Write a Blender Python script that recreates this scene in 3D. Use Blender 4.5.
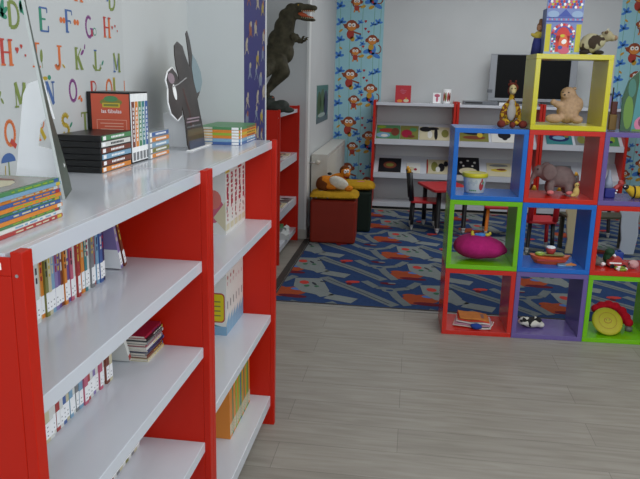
import bpy, bmesh, math, random
from mathutils import Vector, Matrix, Euler
for o in list(bpy.data.objects): bpy.data.objects.remove(o)
SC = bpy.context.scene; COL = SC.collection
R = math.radians; PI = math.pi
random.seed(7)

# ------------------------------------------------------------ camera
def make_camera():
    f, pit, rol, yaw = 690.79, .23329, .02314, -.13045
    cy, sy, cp, sp = math.cos(yaw), math.sin(yaw), math.cos(pit), math.sin(pit)
    F = Vector((sy*cp, cy*cp, -sp)); Rt = Vector((cy, -sy, 0)); U = Rt.cross(F)
    cr, sr = math.cos(rol), math.sin(rol)
    R2 = cr*Rt + sr*U; U2 = -sr*Rt + cr*U
    cd = bpy.data.cameras.new('camera'); c = bpy.data.objects.new('camera', cd); COL.objects.link(c)
    m = Matrix((R2, U2, -F)).transposed().to_4x4(); m.translation = (0, 0, 1.45)
    c.matrix_world = m
    cd.sensor_width = 36; cd.lens = f/640*36; cd.clip_start = .02; cd.clip_end = 60
    SC.camera = c
make_camera()

# ------------------------------------------------------------ world, lights, exposure
w = bpy.data.worlds.new('world'); SC.world = w; w.use_nodes = True
w.node_tree.nodes['Background'].inputs[0].default_value = (.75, .87, 1, 1)
w.node_tree.nodes['Background'].inputs[1].default_value = .6
def area(name, loc, rot, sx, sy, power, col):
    l = bpy.data.lights.new(name, 'AREA'); l.shape = 'RECTANGLE'; l.size = sx; l.size_y = sy; l.energy = power; l.color = col
    o = bpy.data.objects.new(name, l); COL.objects.link(o); o.location = loc; o.rotation_euler = rot
    return o
area('window_daylight_right', (3.28, .6, 1.75), (0, R(90), 0), 1.55, 3.3, 27, (.86, .93, 1))
area('window_daylight_rear', (1.15, -1.94, 2.0), (R(82), 0, 0), 3.6, 1.0, 50, (.86, .93, 1))
area('ceiling_light_front', (1.2, 2.2, 2.76), (0, 0, 0), 2.4, 2.4, 30, (1, .98, .94))
area('back_wall_fill', (1.0, 6.3, 2.76), (0, 0, 0), 2.0, 1.6, 31, (.96, .98, 1))  # added overhead fill that brightens the back walls
SC.view_settings.view_transform = 'Standard'; SC.view_settings.look = 'None'
SC.view_settings.gamma = 1; SC.view_settings.exposure = 0.14; SC.view_settings.use_curve_mapping = False

# ------------------------------------------------------------ materials
def s2l(c): return c/12.92 if c <= .04045 else ((c+.055)/1.055)**2.4
def rgb(r, g, b): return (s2l(r/255), s2l(g/255), s2l(b/255), 1)
MC = {}
def mat(name, col, rough=.5, spec=.5, noise=0., scale=20, metal=0, bump=0, coat=0):
    if name in MC: return MC[name]
    m = bpy.data.materials.new(name); m.use_nodes = True; nt = m.node_tree; b = nt.nodes['Principled BSDF']
    c = rgb(*col)
    b.inputs['Base Color'].default_value = c; b.inputs['Roughness'].default_value = rough
    b.inputs['Specular IOR Level'].default_value = spec; b.inputs['Metallic'].default_value = metal
    b.inputs['Coat Weight'].default_value = coat
    if noise or bump:
        tc = nt.nodes.new('ShaderNodeTexCoord'); n = nt.nodes.new('ShaderNodeTexNoise')
        n.inputs['Scale'].default_value = scale; n.inputs['Detail'].default_value = 4
        nt.links.new(tc.outputs['Object'], n.inputs['Vector'])
        if noise:
            r = nt.nodes.new('ShaderNodeValToRGB')
            r.color_ramp.elements[0].position = .3; r.color_ramp.elements[1].position = .7
            r.color_ramp.elements[0].color = tuple(x*(1-noise) for x in c[:3])+(1,)
            r.color_ramp.elements[1].color = tuple(min(1, x*(1+noise)) for x in c[:3])+(1,)
            nt.links.new(n.outputs['Fac'], r.inputs['Fac']); nt.links.new(r.outputs['Color'], b.inputs['Base Color'])
        if bump:
            bp = nt.nodes.new('ShaderNodeBump'); bp.inputs['Strength'].default_value = bump; bp.inputs['Distance'].default_value = .01
            nt.links.new(n.outputs['Fac'], bp.inputs['Height']); nt.links.new(bp.outputs['Normal'], b.inputs['Normal'])
    MC[name] = m; return m
def cmat(r, g, b, rough=.45):
    return mat('ink_%d_%d_%d_%d' % (r, g, b, int(rough*100)), (r, g, b), rough)
def patchy(name, c1, c2, scale, thr=.5, rough=.9, sharp=.02):
    if name in MC: return MC[name]
    m = bpy.data.materials.new(name); m.use_nodes = True; nt = m.node_tree; b = nt.nodes['Principled BSDF']
    b.inputs['Roughness'].default_value = rough
    tc = nt.nodes.new('ShaderNodeTexCoord'); n = nt.nodes.new('ShaderNodeTexNoise'); n.inputs['Scale'].default_value = scale; n.inputs['Detail'].default_value = 1
    r = nt.nodes.new('ShaderNodeValToRGB'); r.color_ramp.elements[0].position = thr; r.color_ramp.elements[1].position = thr+sharp
    r.color_ramp.elements[0].color = rgb(*c1); r.color_ramp.elements[1].color = rgb(*c2)
    nt.links.new(tc.outputs['Object'], n.inputs['Vector']); nt.links.new(n.outputs['Fac'], r.inputs['Fac']); nt.links.new(r.outputs['Color'], b.inputs['Base Color'])
    MC[name] = m; return m

def floor_mat():
    m = bpy.data.materials.new('grey_oak_laminate'); m.use_nodes = True; nt = m.node_tree; L = nt.links; b = nt.nodes['Principled BSDF']
    N = nt.nodes.new
    tc = N('ShaderNodeTexCoord')
    br = N('ShaderNodeTexBrick'); br.inputs['Scale'].default_value = 1; br.offset = .37
    br.inputs['Brick Width'].default_value = 1.28; br.inputs['Row Height'].default_value = .192
    br.inputs['Mortar Size'].default_value = .0012; br.inputs['Mortar Smooth'].default_value = .3
    br.inputs['Color1'].default_value = rgb(160, 155, 146); br.inputs['Color2'].default_value = rgb(153, 148, 139); br.inputs['Mortar'].default_value = rgb(120, 115, 107)
    L.new(tc.outputs['Object'], br.inputs['Vector'])
    mp = N('ShaderNodeMapping'); mp.inputs['Scale'].default_value = (1.6, 16, 1); L.new(tc.outputs['Object'], mp.inputs['Vector'])
    n1 = N('ShaderNodeTexNoise'); n1.inputs['Scale'].default_value = 2.2; n1.inputs['Detail'].default_value = 7; n1.inputs['Distortion'].default_value = .6
    L.new(mp.outputs['Vector'], n1.inputs['Vector'])
    r1 = N('ShaderNodeValToRGB'); r1.color_ramp.elements[0].position = .33; r1.color_ramp.elements[1].position = .66
    r1.color_ramp.elements[0].color = (.80, .785, .76, 1); r1.color_ramp.elements[1].color = (1.05, 1.05, 1.05, 1)
    L.new(n1.outputs['Fac'], r1.inputs['Fac'])
    mx = N('ShaderNodeMix'); mx.data_type = 'RGBA'; mx.blend_type = 'MULTIPLY'; mx.inputs['Factor'].default_value = .85
    L.new(br.outputs['Color'], mx.inputs['A']); L.new(r1.outputs['Color'], mx.inputs['B'])
    # knots
    mp2 = N('ShaderNodeMapping'); mp2.inputs['Scale'].default_value = (1.1, 5.5, 1); L.new(tc.outputs['Object'], mp2.inputs['Vector'])
    v = N('ShaderNodeTexVoronoi'); v.inputs['Scale'].default_value = 1.5; L.new(mp2.outputs['Vector'], v.inputs['Vector'])
    r2 = N('ShaderNodeValToRGB'); r2.color_ramp.elements[0].position = .02; r2.color_ramp.elements[1].position = .13
    r2.color_ramp.elements[0].color = (.5, .46, .42, 1); r2.color_ramp.elements[1].color = (1, 1, 1, 1)
    L.new(v.outputs['Distance'], r2.inputs['Fac'])
    mx2 = N('ShaderNodeMix'); mx2.data_type = 'RGBA'; mx2.blend_type = 'MULTIPLY'; mx2.inputs['Factor'].default_value = .7
    L.new(mx.outputs['Result'], mx2.inputs['A']); L.new(r2.outputs['Color'], mx2.inputs['B'])
    L.new(mx2.outputs['Result'], b.inputs['Base Color'])
    b.inputs['Roughness'].default_value = .42; b.inputs['Specular IOR Level'].default_value = .35
    return m

WALL = mat('white_wall_paint', (200, 203, 203), .75, .3, .02, 3)
CEIL = mat('ceiling_paint', (225, 225, 222), .8)
RED = mat('red_panel', (192, 28, 4), .4, .3)
WHITE = mat('white_laminate', (210, 214, 222), .13, .5)
WHITED = mat('white_back_board', (196, 199, 200), .5)
STEEL = mat('steel', (190, 190, 190), .3, .5, metal=1)
BLACK = mat('black_plastic', (14, 14, 15), .35)
PAPER = mat('paper_edge', (222, 216, 202), .8, .2, .06, 300)
CARD = mat('white_card', (250, 250, 250), .6)
INK = mat('dark_ink', (40, 38, 44), .6)

# ------------------------------------------------------------ mesh helpers
class MB:
    def __init__(s): s.v = []; s.f = []; s.mi = []; s.ms = []; s.sm = []
    def m(s, mt):
        if mt not in s.ms: s.ms.append(mt)
        return s.ms.index(mt)
    def add(s, vs, fs, mt, smooth=False):
        k = len(s.v); i = s.m(mt)
        s.v += [tuple(v) for v in vs]
        for f in fs: s.f.append([k+a for a in f]); s.mi.append(i); s.sm.append(smooth)
    def box(s, x0, y0, z0, x1, y1, z1, mt):
        vs = [(x, y, z) for x in (x0, x1) for y in (y0, y1) for z in (z0, z1)]
        s.add(vs, [(0, 1, 3, 2), (4, 6, 7, 5), (0, 4, 5, 1), (2, 3, 7, 6), (0, 2, 6, 4), (1, 5, 7, 3)], mt); return s
    def prism(s, pts, a0, a1, mt, axis=2):
        # pts 2-D; axis = extrusion axis
        def P(p, a): return {2: (p[0], p[1], a), 1: (p[0], a, p[1]), 0: (a, p[0], p[1])}[axis]
        n = len(pts)
        s.add([P(p, a0) for p in pts]+[P(p, a1) for p in pts],
              [tuple(range(n)), tuple(range(2*n-1, n-1, -1))]+[(i, (i+1) % n, n+(i+1) % n, n+i) for i in range(n)], mt); return s
    def tube(s, p0, p1, r0, r1, mt, n=14):
        p0 = Vector(p0); p1 = Vector(p1); d = (p1-p0).normalized()
        a = d.orthogonal().normalized(); b = d.cross(a)
        vs = [p0+(a*math.cos(t)+b*math.sin(t))*r0 for t in [2*PI*i/n for i in range(n)]]+[p1+(a*math.cos(t)+b*math.sin(t))*r1 for t in [2*PI*i/n for i in range(n)]]
        s.add(vs, [(i, (i+1) % n, n+(i+1) % n, n+i) for i in range(n)], mt, True)
        s.add(vs[:n], [tuple(range(n-1, -1, -1))], mt); s.add(vs[n:], [tuple(range(n))], mt); return s
    def lathe(s, prof, mt, c=(0, 0, 0), n=28, smooth=True):
        vs = []
        for r, z in prof:
            for i in range(n): t = 2*PI*i/n; vs.append((c[0]+r*math.cos(t), c[1]+r*math.sin(t), c[2]+z))
        fs = [(k*n+i, k*n+(i+1) % n, (k+1)*n+(i+1) % n, (k+1)*n+i) for k in range(len(prof)-1) for i in range(n)]
        s.add(vs, fs, mt, smooth)
        s.add(vs[:n], [tuple(range(n-1, -1, -1))], mt); s.add(vs[-n:], [tuple(range(n))], mt); return s
    def ball(s, c, r, mt, rot=(0, 0, 0), nu=20, nv=12):
        if not hasattr(r, '__len__'): r = (r, r, r)
        e = Euler(rot).to_matrix(); c = Vector(c); vs = []
        for j in range(nv+1):
            ph = PI*j/nv
            for i in range(nu):
                t = 2*PI*i/nu
                vs.append(c+e @ Vector((r[0]*math.sin(ph)*math.cos(t), r[1]*math.sin(ph)*math.sin(t), r[2]*math.cos(ph))))
        fs = [(j*nu+i, (j+1)*nu+i, (j+1)*nu+(i+1) % nu, j*nu+(i+1) % nu) for j in range(nv) for i in range(nu)]
        s.add(vs, fs, mt, True); return s
    def build(s, name, parent=None, bevel=0, loc=None):
        me = bpy.data.meshes.new(name); me.from_pydata(s.v, [], s.f)
        for m_ in s.ms: me.materials.append(m_)
        me.polygons.foreach_set('material_index', s.mi); me.polygons.foreach_set('use_smooth', s.sm)
        bm = bmesh.new(); bm.from_mesh(me)
        bmesh.ops.remove_doubles(bm, verts=bm.verts, dist=1e-6) if not bevel else None
        bmesh.ops.recalc_face_normals(bm, faces=bm.faces)
        bm.to_mesh(me); bm.free()
        o = bpy.data.objects.new(name, me); COL.objects.link(o)
        if parent: o.parent = parent
        if loc: o.location = loc
        if bevel:
            b = o.modifiers.new('bevel', 'BEVEL'); b.width = bevel; b.segments = 2; b.limit_method = 'ANGLE'
        return o
def thing(name, label, cat, loc=(0, 0, 0), rz=0, group=None, rot=None):
    o = bpy.data.objects.new(name, None); COL.objects.link(o); o.location = loc
    o.rotation_euler = rot if rot else (0, 0, rz); o.empty_display_size = .05
    return tag(o, label, cat, group)
def tag(o, label, cat, group=None):
    o['label'] = label; o['category'] = cat
    if group: o['group'] = group
    return o
def struct(o): o['kind'] = 'structure'; return o
def copy_tree(o, parent=None):
    c = o.copy(); COL.objects.link(c)
    if parent: c.parent = parent
    for ch in o.children: copy_tree(ch, c)
    return c

class Paint:
    """flat shapes lying on a sheet: origin O, axes U, V, normal N"""
    def __init__(s, O, U, V, N, eps=.0006):
        s.O, s.U, s.V, s.N = Vector(O), Vector(U), Vector(V), Vector(N); s.eps = eps; s.mb = MB(); s.clip = None
    def P(s, x, y, l): return s.O+s.U*x+s.V*y+s.N*(l*s.eps)
    def _clip(s, pts):
        if not s.clip: return pts
        x0, y0, x1, y1 = s.clip
        for ax, val, sg in ((0, x0, 1), (0, x1, -1), (1, y0, 1), (1, y1, -1)):
            out = []
            for i in range(len(pts)):
                a, b = pts[i-1], pts[i]; da, db = sg*(a[ax]-val), sg*(b[ax]-val)
                if (da >= 0) != (db >= 0):
                    t = da/(da-db); out.append((a[0]+t*(b[0]-a[0]), a[1]+t*(b[1]-a[1])))
                if db >= 0: out.append(b)
            pts = out
            if not pts: return []
        return pts
    def poly(s, pts, mt, l=1):
        pts = s._clip(list(pts))
        if len(pts) > 2: s.mb.add([s.P(x, y, l) for x, y in pts], [tuple(range(len(pts)))], mt)
    def rect(s, x0, y0, x1, y1, mt, l=1): s.poly([(x0, y0), (x1, y0), (x1, y1), (x0, y1)], mt, l)
    def ell(s, cx, cy, rx, ry, mt, l=1, a=0, n=14, a0=0, a1=2*PI):
        ca, sa = math.cos(a), math.sin(a); pts = []
        for i in range(n):
            t = a0+(a1-a0)*i/(n if a1-a0 > 6.2 else n-1); x, y = rx*math.cos(t), ry*math.sin(t); pts.append((cx+x*ca-y*sa, cy+x*sa+y*ca))
        s.poly(pts, mt, l)
    def line(s, pts, w, mt, l=1):
        for (x0, y0), (x1, y1) in zip(pts, pts[1:]):
            d = math.hypot(x1-x0, y1-y0) or 1; nx, ny = -(y1-y0)/d*w/2, (x1-x0)/d*w/2
            s.poly([(x0+nx, y0+ny), (x0-nx, y0-ny), (x1-nx, y1-ny), (x1+nx, y1+ny)], mt, l)
    def base(s, x0, y0, x1, y1, th, mt):
        c = [s.P(x, y, 0) for x, y in ((x0, y0), (x1, y0), (x1, y1), (x0, y1))]; d = [p-s.N*th for p in c]
        s.mb.add(c+d, [(0, 1, 2, 3), (7, 6, 5, 4)]+[(i, (i+1) % 4, 4+(i+1) % 4, 4+i) for i in range(4)], mt)
    def build(s, name, parent=None):
        me = bpy.data.meshes.new(name); me.from_pydata([tuple(v) for v in s.mb.v], [], s.mb.f)
        for m_ in s.mb.ms: me.materials.append(m_)
        me.polygons.foreach_set('material_index', s.mb.mi)
        o = bpy.data.objects.new(name, me); COL.objects.link(o)
        if parent: o.parent = parent
        return o
def evaluate(o, name, mt, parent=None, smooth=True):
    bpy.context.view_layer.update()
    dg = bpy.context.evaluated_depsgraph_get(); me = bpy.data.meshes.new_from_object(o.evaluated_get(dg))
    me.materials.clear(); me.materials.append(mt)
    for p in me.polygons: p.use_smooth = smooth; p.material_index = 0
    n = bpy.data.objects.new(name, me); COL.objects.link(n)
    bpy.data.objects.remove(o)
    if parent: n.parent = parent
    return n
def blob(name, balls, mt, parent=None, voxel=.006, sm=6):
    """soft body: overlapping ellipsoids melted into one continuous skin. balls: (centre, radii[, rot])"""
    mb = MB()
    for b in balls: mb.ball(b[0], b[1], mt, b[2] if len(b) > 2 else (0, 0, 0), 16, 10)
    o = mb.build('tmp')
    r = o.modifiers.new('r', 'REMESH'); r.mode = 'VOXEL'; r.voxel_size = voxel
    s_ = o.modifiers.new('s', 'SMOOTH'); s_.iterations = sm; s_.factor = .5
    return evaluate(o, name, mt, parent)
def skin(name, verts, edges, radii, mt, parent=None, sub=2, root=0):
    me = bpy.data.meshes.new('t'); me.from_pydata(verts, edges, []); o = bpy.data.objects.new('t', me); COL.objects.link(o)
    o.modifiers.new('skin', 'SKIN')
    if not me.skin_vertices:
        bm = bmesh.new(); bm.from_mesh(me); bm.verts.layers.skin.verify(); bm.to_mesh(me); bm.free()
    for i, r in enumerate(radii): me.skin_vertices[0].data[i].radius = (r, r) if not hasattr(r, '__len__') else r
    me.skin_vertices[0].data[root].use_root = True
    s_ = o.modifiers.new('sub', 'SUBSURF'); s_.levels = sub; s_.render_levels = sub
    return evaluate(o, name, mt, parent)
def lettering(name, txt, size, mt, parent, loc, rot, extr=.0004, sx=1):
    cu = bpy.data.curves.new('t', 'FONT'); cu.body = txt; cu.size = size; cu.extrude = extr; cu.align_x = 'CENTER'
    o = bpy.data.objects.new('t', cu); COL.objects.link(o)
    n = evaluate(o, name, mt, parent, False); bpy.data.curves.remove(cu)
    n.location = loc; n.rotation_euler = rot; n.scale = (sx, 1, 1); return n

# ============================================================ ROOM
H = 2.8
def wall(name, x0, y0, z0, x1, y1, z1, mt=WALL): return struct(MB().box(x0, y0, z0, x1, y1, z1, mt).build(name))
fl = struct(MB().box(-1.5, -2.1, -.1, 3.5, 8.15, 0, floor_mat()).build('floor'))
wall('ceiling', -1.5, -2.1, H, 3.5, 8.15, H+.1, CEIL)
wall('wall_left_front', -1.5, -2.1, 0, -.89, 2.7, H)
wall('wall_left_pier', -1.5, 2.7, 0, -.668, 3.10, H)
wall('wall_left_alcove', -1.5, 3.10, 0, -1.36, 6.06, H)
wall('wall_left_rear', -1.5, 6.06, 0, -.93, 8.15, H)
wall('wall_back', -.93, 8.02, 0, 3.5, 8.15, H)
# right wall with a window opening, rear wall with a window opening
mb = MB().box(3.35, -2.1, 0, 3.5, -1.1, H, WALL).box(3.35, 2.3, 0, 3.5, 8.02, H, WALL).box(3.35, -1.1, 0, 3.5, 2.3, .95, WALL).box(3.35, -1.1, 2.55, 3.5, 2.3, H, WALL)
struct(mb.build('wall_right'))
mb = MB().box(-.89, -2.1, 0, -.8, -2, H, WALL).box(3.1, -2.1, 0, 3.35, -2, H, WALL).box(-.8, -2.1, 0, 3.1, -2, .95, WALL).box(-.8, -2.1, 2.55, 3.1, -2, H, WALL)
struct(mb.build('wall_rear'))
FR = mat('window_frame_white', (225, 225, 225), .4)
for nm, ax in (('window_1', 0), ('window_2', 1)):
    mb = MB()
    if ax == 0:
        for y in (-1.1, .0, 1.15, 2.24): mb.box(3.40, y, .95, 3.45, y+.06, 2.55, FR)
        for z in (.95, 2.49): mb.box(3.40, -1.1, z, 3.45, 2.3, z+.06, FR)
    else:
        for x in (-.8, .48, 1.76, 3.04): mb.box(x, -2.07, .95, x+.06, -2.02, 2.55, FR)
        for z in (.95, 2.49): mb.box(-.8, -2.07, z, 3.1, -2.02, z+.06, FR)
    struct(mb.build(nm))
TILE = mat('skirting_tile', (176, 174, 166), .4)
struct(MB().box(-1.36, 6.045, 0, -.93, 6.06, .085, TILE).box(-.93, 6.045, 0, -.918, 6.2, .085, TILE).build('baseboard_left'))
struct(MB().box(-.93, 8.005, 0, 3.35, 8.02, .07, TILE).build('baseboard_back'))
for y0, y1, nm in ((3.10, 6.045, 'baseboard_alcove'),):
    struct(MB().box(-1.36, y0, 0, -1.348, y1, .085, TILE).build(nm))
# pale strips along the wall corners
CORN = mat('pale_corner_edge', (226, 228, 226), .6)
struct(MB().box(-.668, 3.085, 0, -.664, 3.10, H, CORN).build('trim_1'))
struct(MB().box(-.945, 6.052, .085, -.925, 6.06, H, CORN).box(-.93, 6.06, .085, -.925, 6.16, H, CORN).build('pier_corner_highlight'))  # paler strips paint the bright highlight on the pier corner

# ============================================================ ALPHABET WALLPAPER
AC = {'r': (190, 70, 60), 'o': (212, 112, 58), 'g': (126, 142, 74), 'b': (72, 104, 160), 't': (52, 138, 110), 'p': (130, 66, 130), 'y': (186, 160, 48), 'm': (170, 60, 90)}
def col_m(k): return mat('letter_'+k, AC[k], .6)
def arc(cx, cy, rx, ry, a0, a1, n=12): return [(cx+rx*math.cos(R(a0+(a1-a0)*i/n)), cy+ry*math.sin(R(a0+(a1-a0)*i/n))) for i in range(n+1)]
# strokes in a unit box: (points, thick?)
GL = {
 'D': [([(.2, 0), (.2, 1)], 1), ([(.2, 1), (.45, 1)]+arc(.45, .5, .45, .5, 90, -90)+[(.2, 0)], 2)],
 'E': [([(.2, 0), (.2, 1)], 1), ([(.1, 1), (.9, 1), (.9, .8)], 0), ([(.2, .52), (.7, .52)], 0), ([(.1, 0), (.95, 0), (.95, .25)], 0)],
 'F': [([(.25, 0), (.25, 1)], 1), ([(.1, 1), (.9, 1), (.9, .8)], 0), ([(.2, .52), (.7, .52), (.7, .4)], 0), ([(.08, 0), (.45, 0)], 0)],
 'G': [(arc(.5, .5, .42, .5, 50, 310), 2), ([(.85, .05), (.85, .42)], 1), ([(.6, .42), (1, .42)], 0)],
 'H': [([(.2, 0), (.2, 1)], 1), ([(.8, 0), (.8, 1)], 1), ([(.2, .5), (.8, .5)], 0), ([(.03, 0), (.37, 0)], 0), ([(.03, 1), (.37, 1)], 0), ([(.63, 0), (.97, 0)], 0), ([(.63, 1), (.97, 1)], 0)],
 'I': [([(.5, 0), (.5, 1)], 1), ([(.1, 0), (.9, 0)], 0), ([(.1, 1), (.9, 1)], 0)],
 'J': [([(.65, 1), (.65, .2)]+arc(.4, .2, .25, .2, 0, -170), 1), ([(.4, 1), (.95, 1)], 0)],
 'K': [([(.2, 0), (.2, 1)], 1), ([(.85, 1), (.2, .42)], 0), ([(.4, .58), (.85, 0)], 1), ([(.03, 0), (.4, 0)], 0), ([(.03, 1), (.4, 1)], 0), ([(.65, 0), (1, 0)], 0)],
 'L': [([(.35, 0), (.35, 1)], 1), ([(.15, 1), (.55, 1)], 0), ([(.15, 0), (.95, 0), (.95, .3)], 0)],
 'M': [([(.15, 0), (.15, 1)], 0), ([(.15, 1), (.5, .1)], 1), ([(.5, .1), (.85, 1)], 0), ([(.85, 1), (.85, 0)], 1), ([(.0, 0), (.3, 0)], 0), ([(.68, 0), (1, 0)], 0)],
 'N': [([(.18, 0), (.18, 1)], 0), ([(.18, 1), (.82, 0)], 1), ([(.82, 0), (.82, 1)], 0), ([(.02, 1), (.3, 1)], 0), ([(.65, 1), (1, 1)], 0), ([(.02, 0), (.34, 0)], 0)],
 'O': [(arc(.5, .5, .42, .5, 0, 360, 20), 2)],
 'P': [([(.25, 0), (.25, 1)], 1), ([(.1, 1), (.5, 1)]+arc(.5, .74, .36, .26, 90, -90)+[(.25, .48)], 0), ([(.05, 0), (.5, 0)], 0)],
 'Q': [(arc(.5, .5, .42, .5, 0, 360, 20), 2), ([(.5, .2), (.95, -.1)], 1)],
 'R': [([(.25, 0), (.25, 1)], 1), ([(.1, 1), (.5, 1)]+arc(.5, .75, .34, .25, 90, -90)+[(.25, .5)], 0), ([(.45, .5), (.9, 0)], 1), ([(.05, 0), (.45, 0)], 0)],
 'S': [(arc(.5, .75, .35, .25, 20, 270, 10)+arc(.5, .25, .35, .25, 90, -160, 10), 1)],
 'T': [([(.5, 0), (.5, 1)], 1), ([(.05, .8), (.05, 1), (.95, 1), (.95, .8)], 0), ([(.3, 0), (.7, 0)], 0)],
}
AX = -.8895
ap = Paint((AX+.001, 0, 0), (0, 1, 0), (0, 0, 1), (1, 0, 0), .0003)
ap.base(.55, 1.16, 2.075, H-.3, .0008, mat('alphabet_paper', (196, 199, 199), .75))
LET = [('D', 1.489, 1.538, 'g'), ('E', 1.616, 1.538, 't'), ('F', 1.740, 1.543, 'b'), ('G', 1.853, 1.537, 'p'), ('H', 1.965, 1.543, 'r'), ('D', 2.006, 1.622, 'g'),
 ('H', 1.450, 1.457, 'r'), ('I', 1.571, 1.455, 'o'), ('J', 1.675, 1.453, 'o'), ('K', 1.783, 1.452, 'g'), ('L', 1.889, 1.450, 'g'), ('M', 2.020, 1.447, 'b'),
 ('M', 1.492, 1.366, 'g'), ('N', 1.625, 1.366, 'b'), ('O', 1.742, 1.370, 'p'), ('P', 1.861, 1.366, 'r'), ('Q', 1.962, 1.370, 'o'),
 ('Q', 1.440, 1.283, 'o'), ('R', 1.570, 1.284, 'y'), ('S', 1.692, 1.284, 'y'), ('T', 1.800, 1.284, 'g'), ('C', 1.37, 1.538, 'r'),
 ('E', 1.19, 1.625, 't'), ('H', 1.80, 1.625, 'b'), ('K', 1.1, 1.45, 'g'), ('L', 1.22, 1.45, 'r'), ('G', 1.33, 1.45, 'p'), ('E', 1.36, 1.366, 'b')]
second = {'E': 'b', 'H': 'o', 'G': 'm', 'M': 'g', 'O': 'b', 'L': 'b', 'R': 'o', 'Q': 'r'}
for ch, yc, z0, c in LET:
    if ch not in GL: continue
    wd, ht = .044 if ch not in 'MHD' else .05, .053
    for k, (pts, th) in enumerate(GL[ch]):
        P = [(yc-wd/2+x*wd, z0+y*ht) for x, y in pts]
        cc = c if (k % 2 == 0 or ch not in second) else second[ch]
        ap.line(P, {0: .0042, 1: .0122, 2: .0088}[th], col_m(cc), 1+k)
def heart(x, y, s, c, l=2):
    ap.ell(x-s*.4, y, s*.5, s*.5, col_m(c), l, n=8); ap.ell(x+s*.4, y, s*.5, s*.5, col_m(c), l+1, n=8); ap.poly([(x-s*.85, y-.2*s), (x, y-1.3*s), (x+s*.85, y-.2*s)], col_m(c), l+2)
def leaf(x, y, a, s, c): ap.ell(x, y, s, s*.4, col_m(c), 2, a, 8)
for x, y, s in ((1.492, 1.492, .008), (1.51, 1.5, .006), (1.525, 1.48, .004), (2.0, 1.573, .006), (2.02, 1.578, .005), (2.035, 1.565, .004)): heart(x, y, s, 'r')
for x in (1.70, 1.715, 1.773, 1.788):
    ap.ell(x, 1.570, .008, .008, col_m('o'), 2, n=6)
for a in range(4): leaf(1.448+.006*math.cos(a*1.6), 1.57+.01*math.sin(a*1.6), a*.8+.5, .016, 't'); leaf(1.525+.006*math.cos(a*1.6), 1.585+.008*math.sin(a*1.6), a*.8, .014, 't')
leaf(1.595, 1.48, 1.5, .016, 'g'); ap.line([(1.595, 1.47), (1.597, 1.452)], .002, col_m('g'), 2)
leaf(1.82, 1.51, 1.2, .008, 'p'); leaf(1.805, 1.495, .6, .012, 'p'); leaf(1.925, 1.47, .8, .01, 't'); leaf(1.91, 1.455, .2, .008, 'g'); leaf(1.87, 1.458, 2.4, .01, 'g')
ap.ell(1.885, 1.553, .011, .011, col_m('t'), 2); ap.ell(1.885, 1.553, .008, .008, mat('alphabet_paper', (196, 199, 199)), 3)
leaf(1.70, 1.458, -.6, .008, 'y'); leaf(1.605, 1.428, 0, .012, 'y'); ap.ell(1.625, 1.43, .008, .006, col_m('t'), 2); leaf(1.775, 1.378, .5, .01, 'o'); ap.ell(1.785, 1.372, .006, .006, col_m('o'), 3)
ap.rect(1.99, 1.385, 2.005, 1.43, col_m('y'), 1); ap.rect(1.993, 1.39, 2.002, 1.425, col_m('g'), 2); ap.rect(2.068, 1.37, 2.0735, 1.42, col_m('o'), 1)
leaf(1.41, 1.392, .9, .012, 'g'); leaf(1.42, 1.380, 2.2, .008, 'g')
ap.ell(1.425, 1.247, .028, .02, col_m('b'), 2, 0, 12, 0, PI); ap.line([(1.425, 1.247), (1.425, 1.2)], .004, col_m('g'), 2); ap.line([(1.412, 1.24), (1.408, 1.205)], .003, col_m('y'), 2)
leaf(1.84, 1.64, .3, .012, 'o'); leaf(1.98, 1.65, .9, .012, 'b'); leaf(1.72, 1.31, .7, .01, 't')
o = ap.build('alphabet_wallpaper'); tag(o, 'white wallpaper covered with rows of colourful capital letters above the near bookcase', 'wallpaper')

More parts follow.
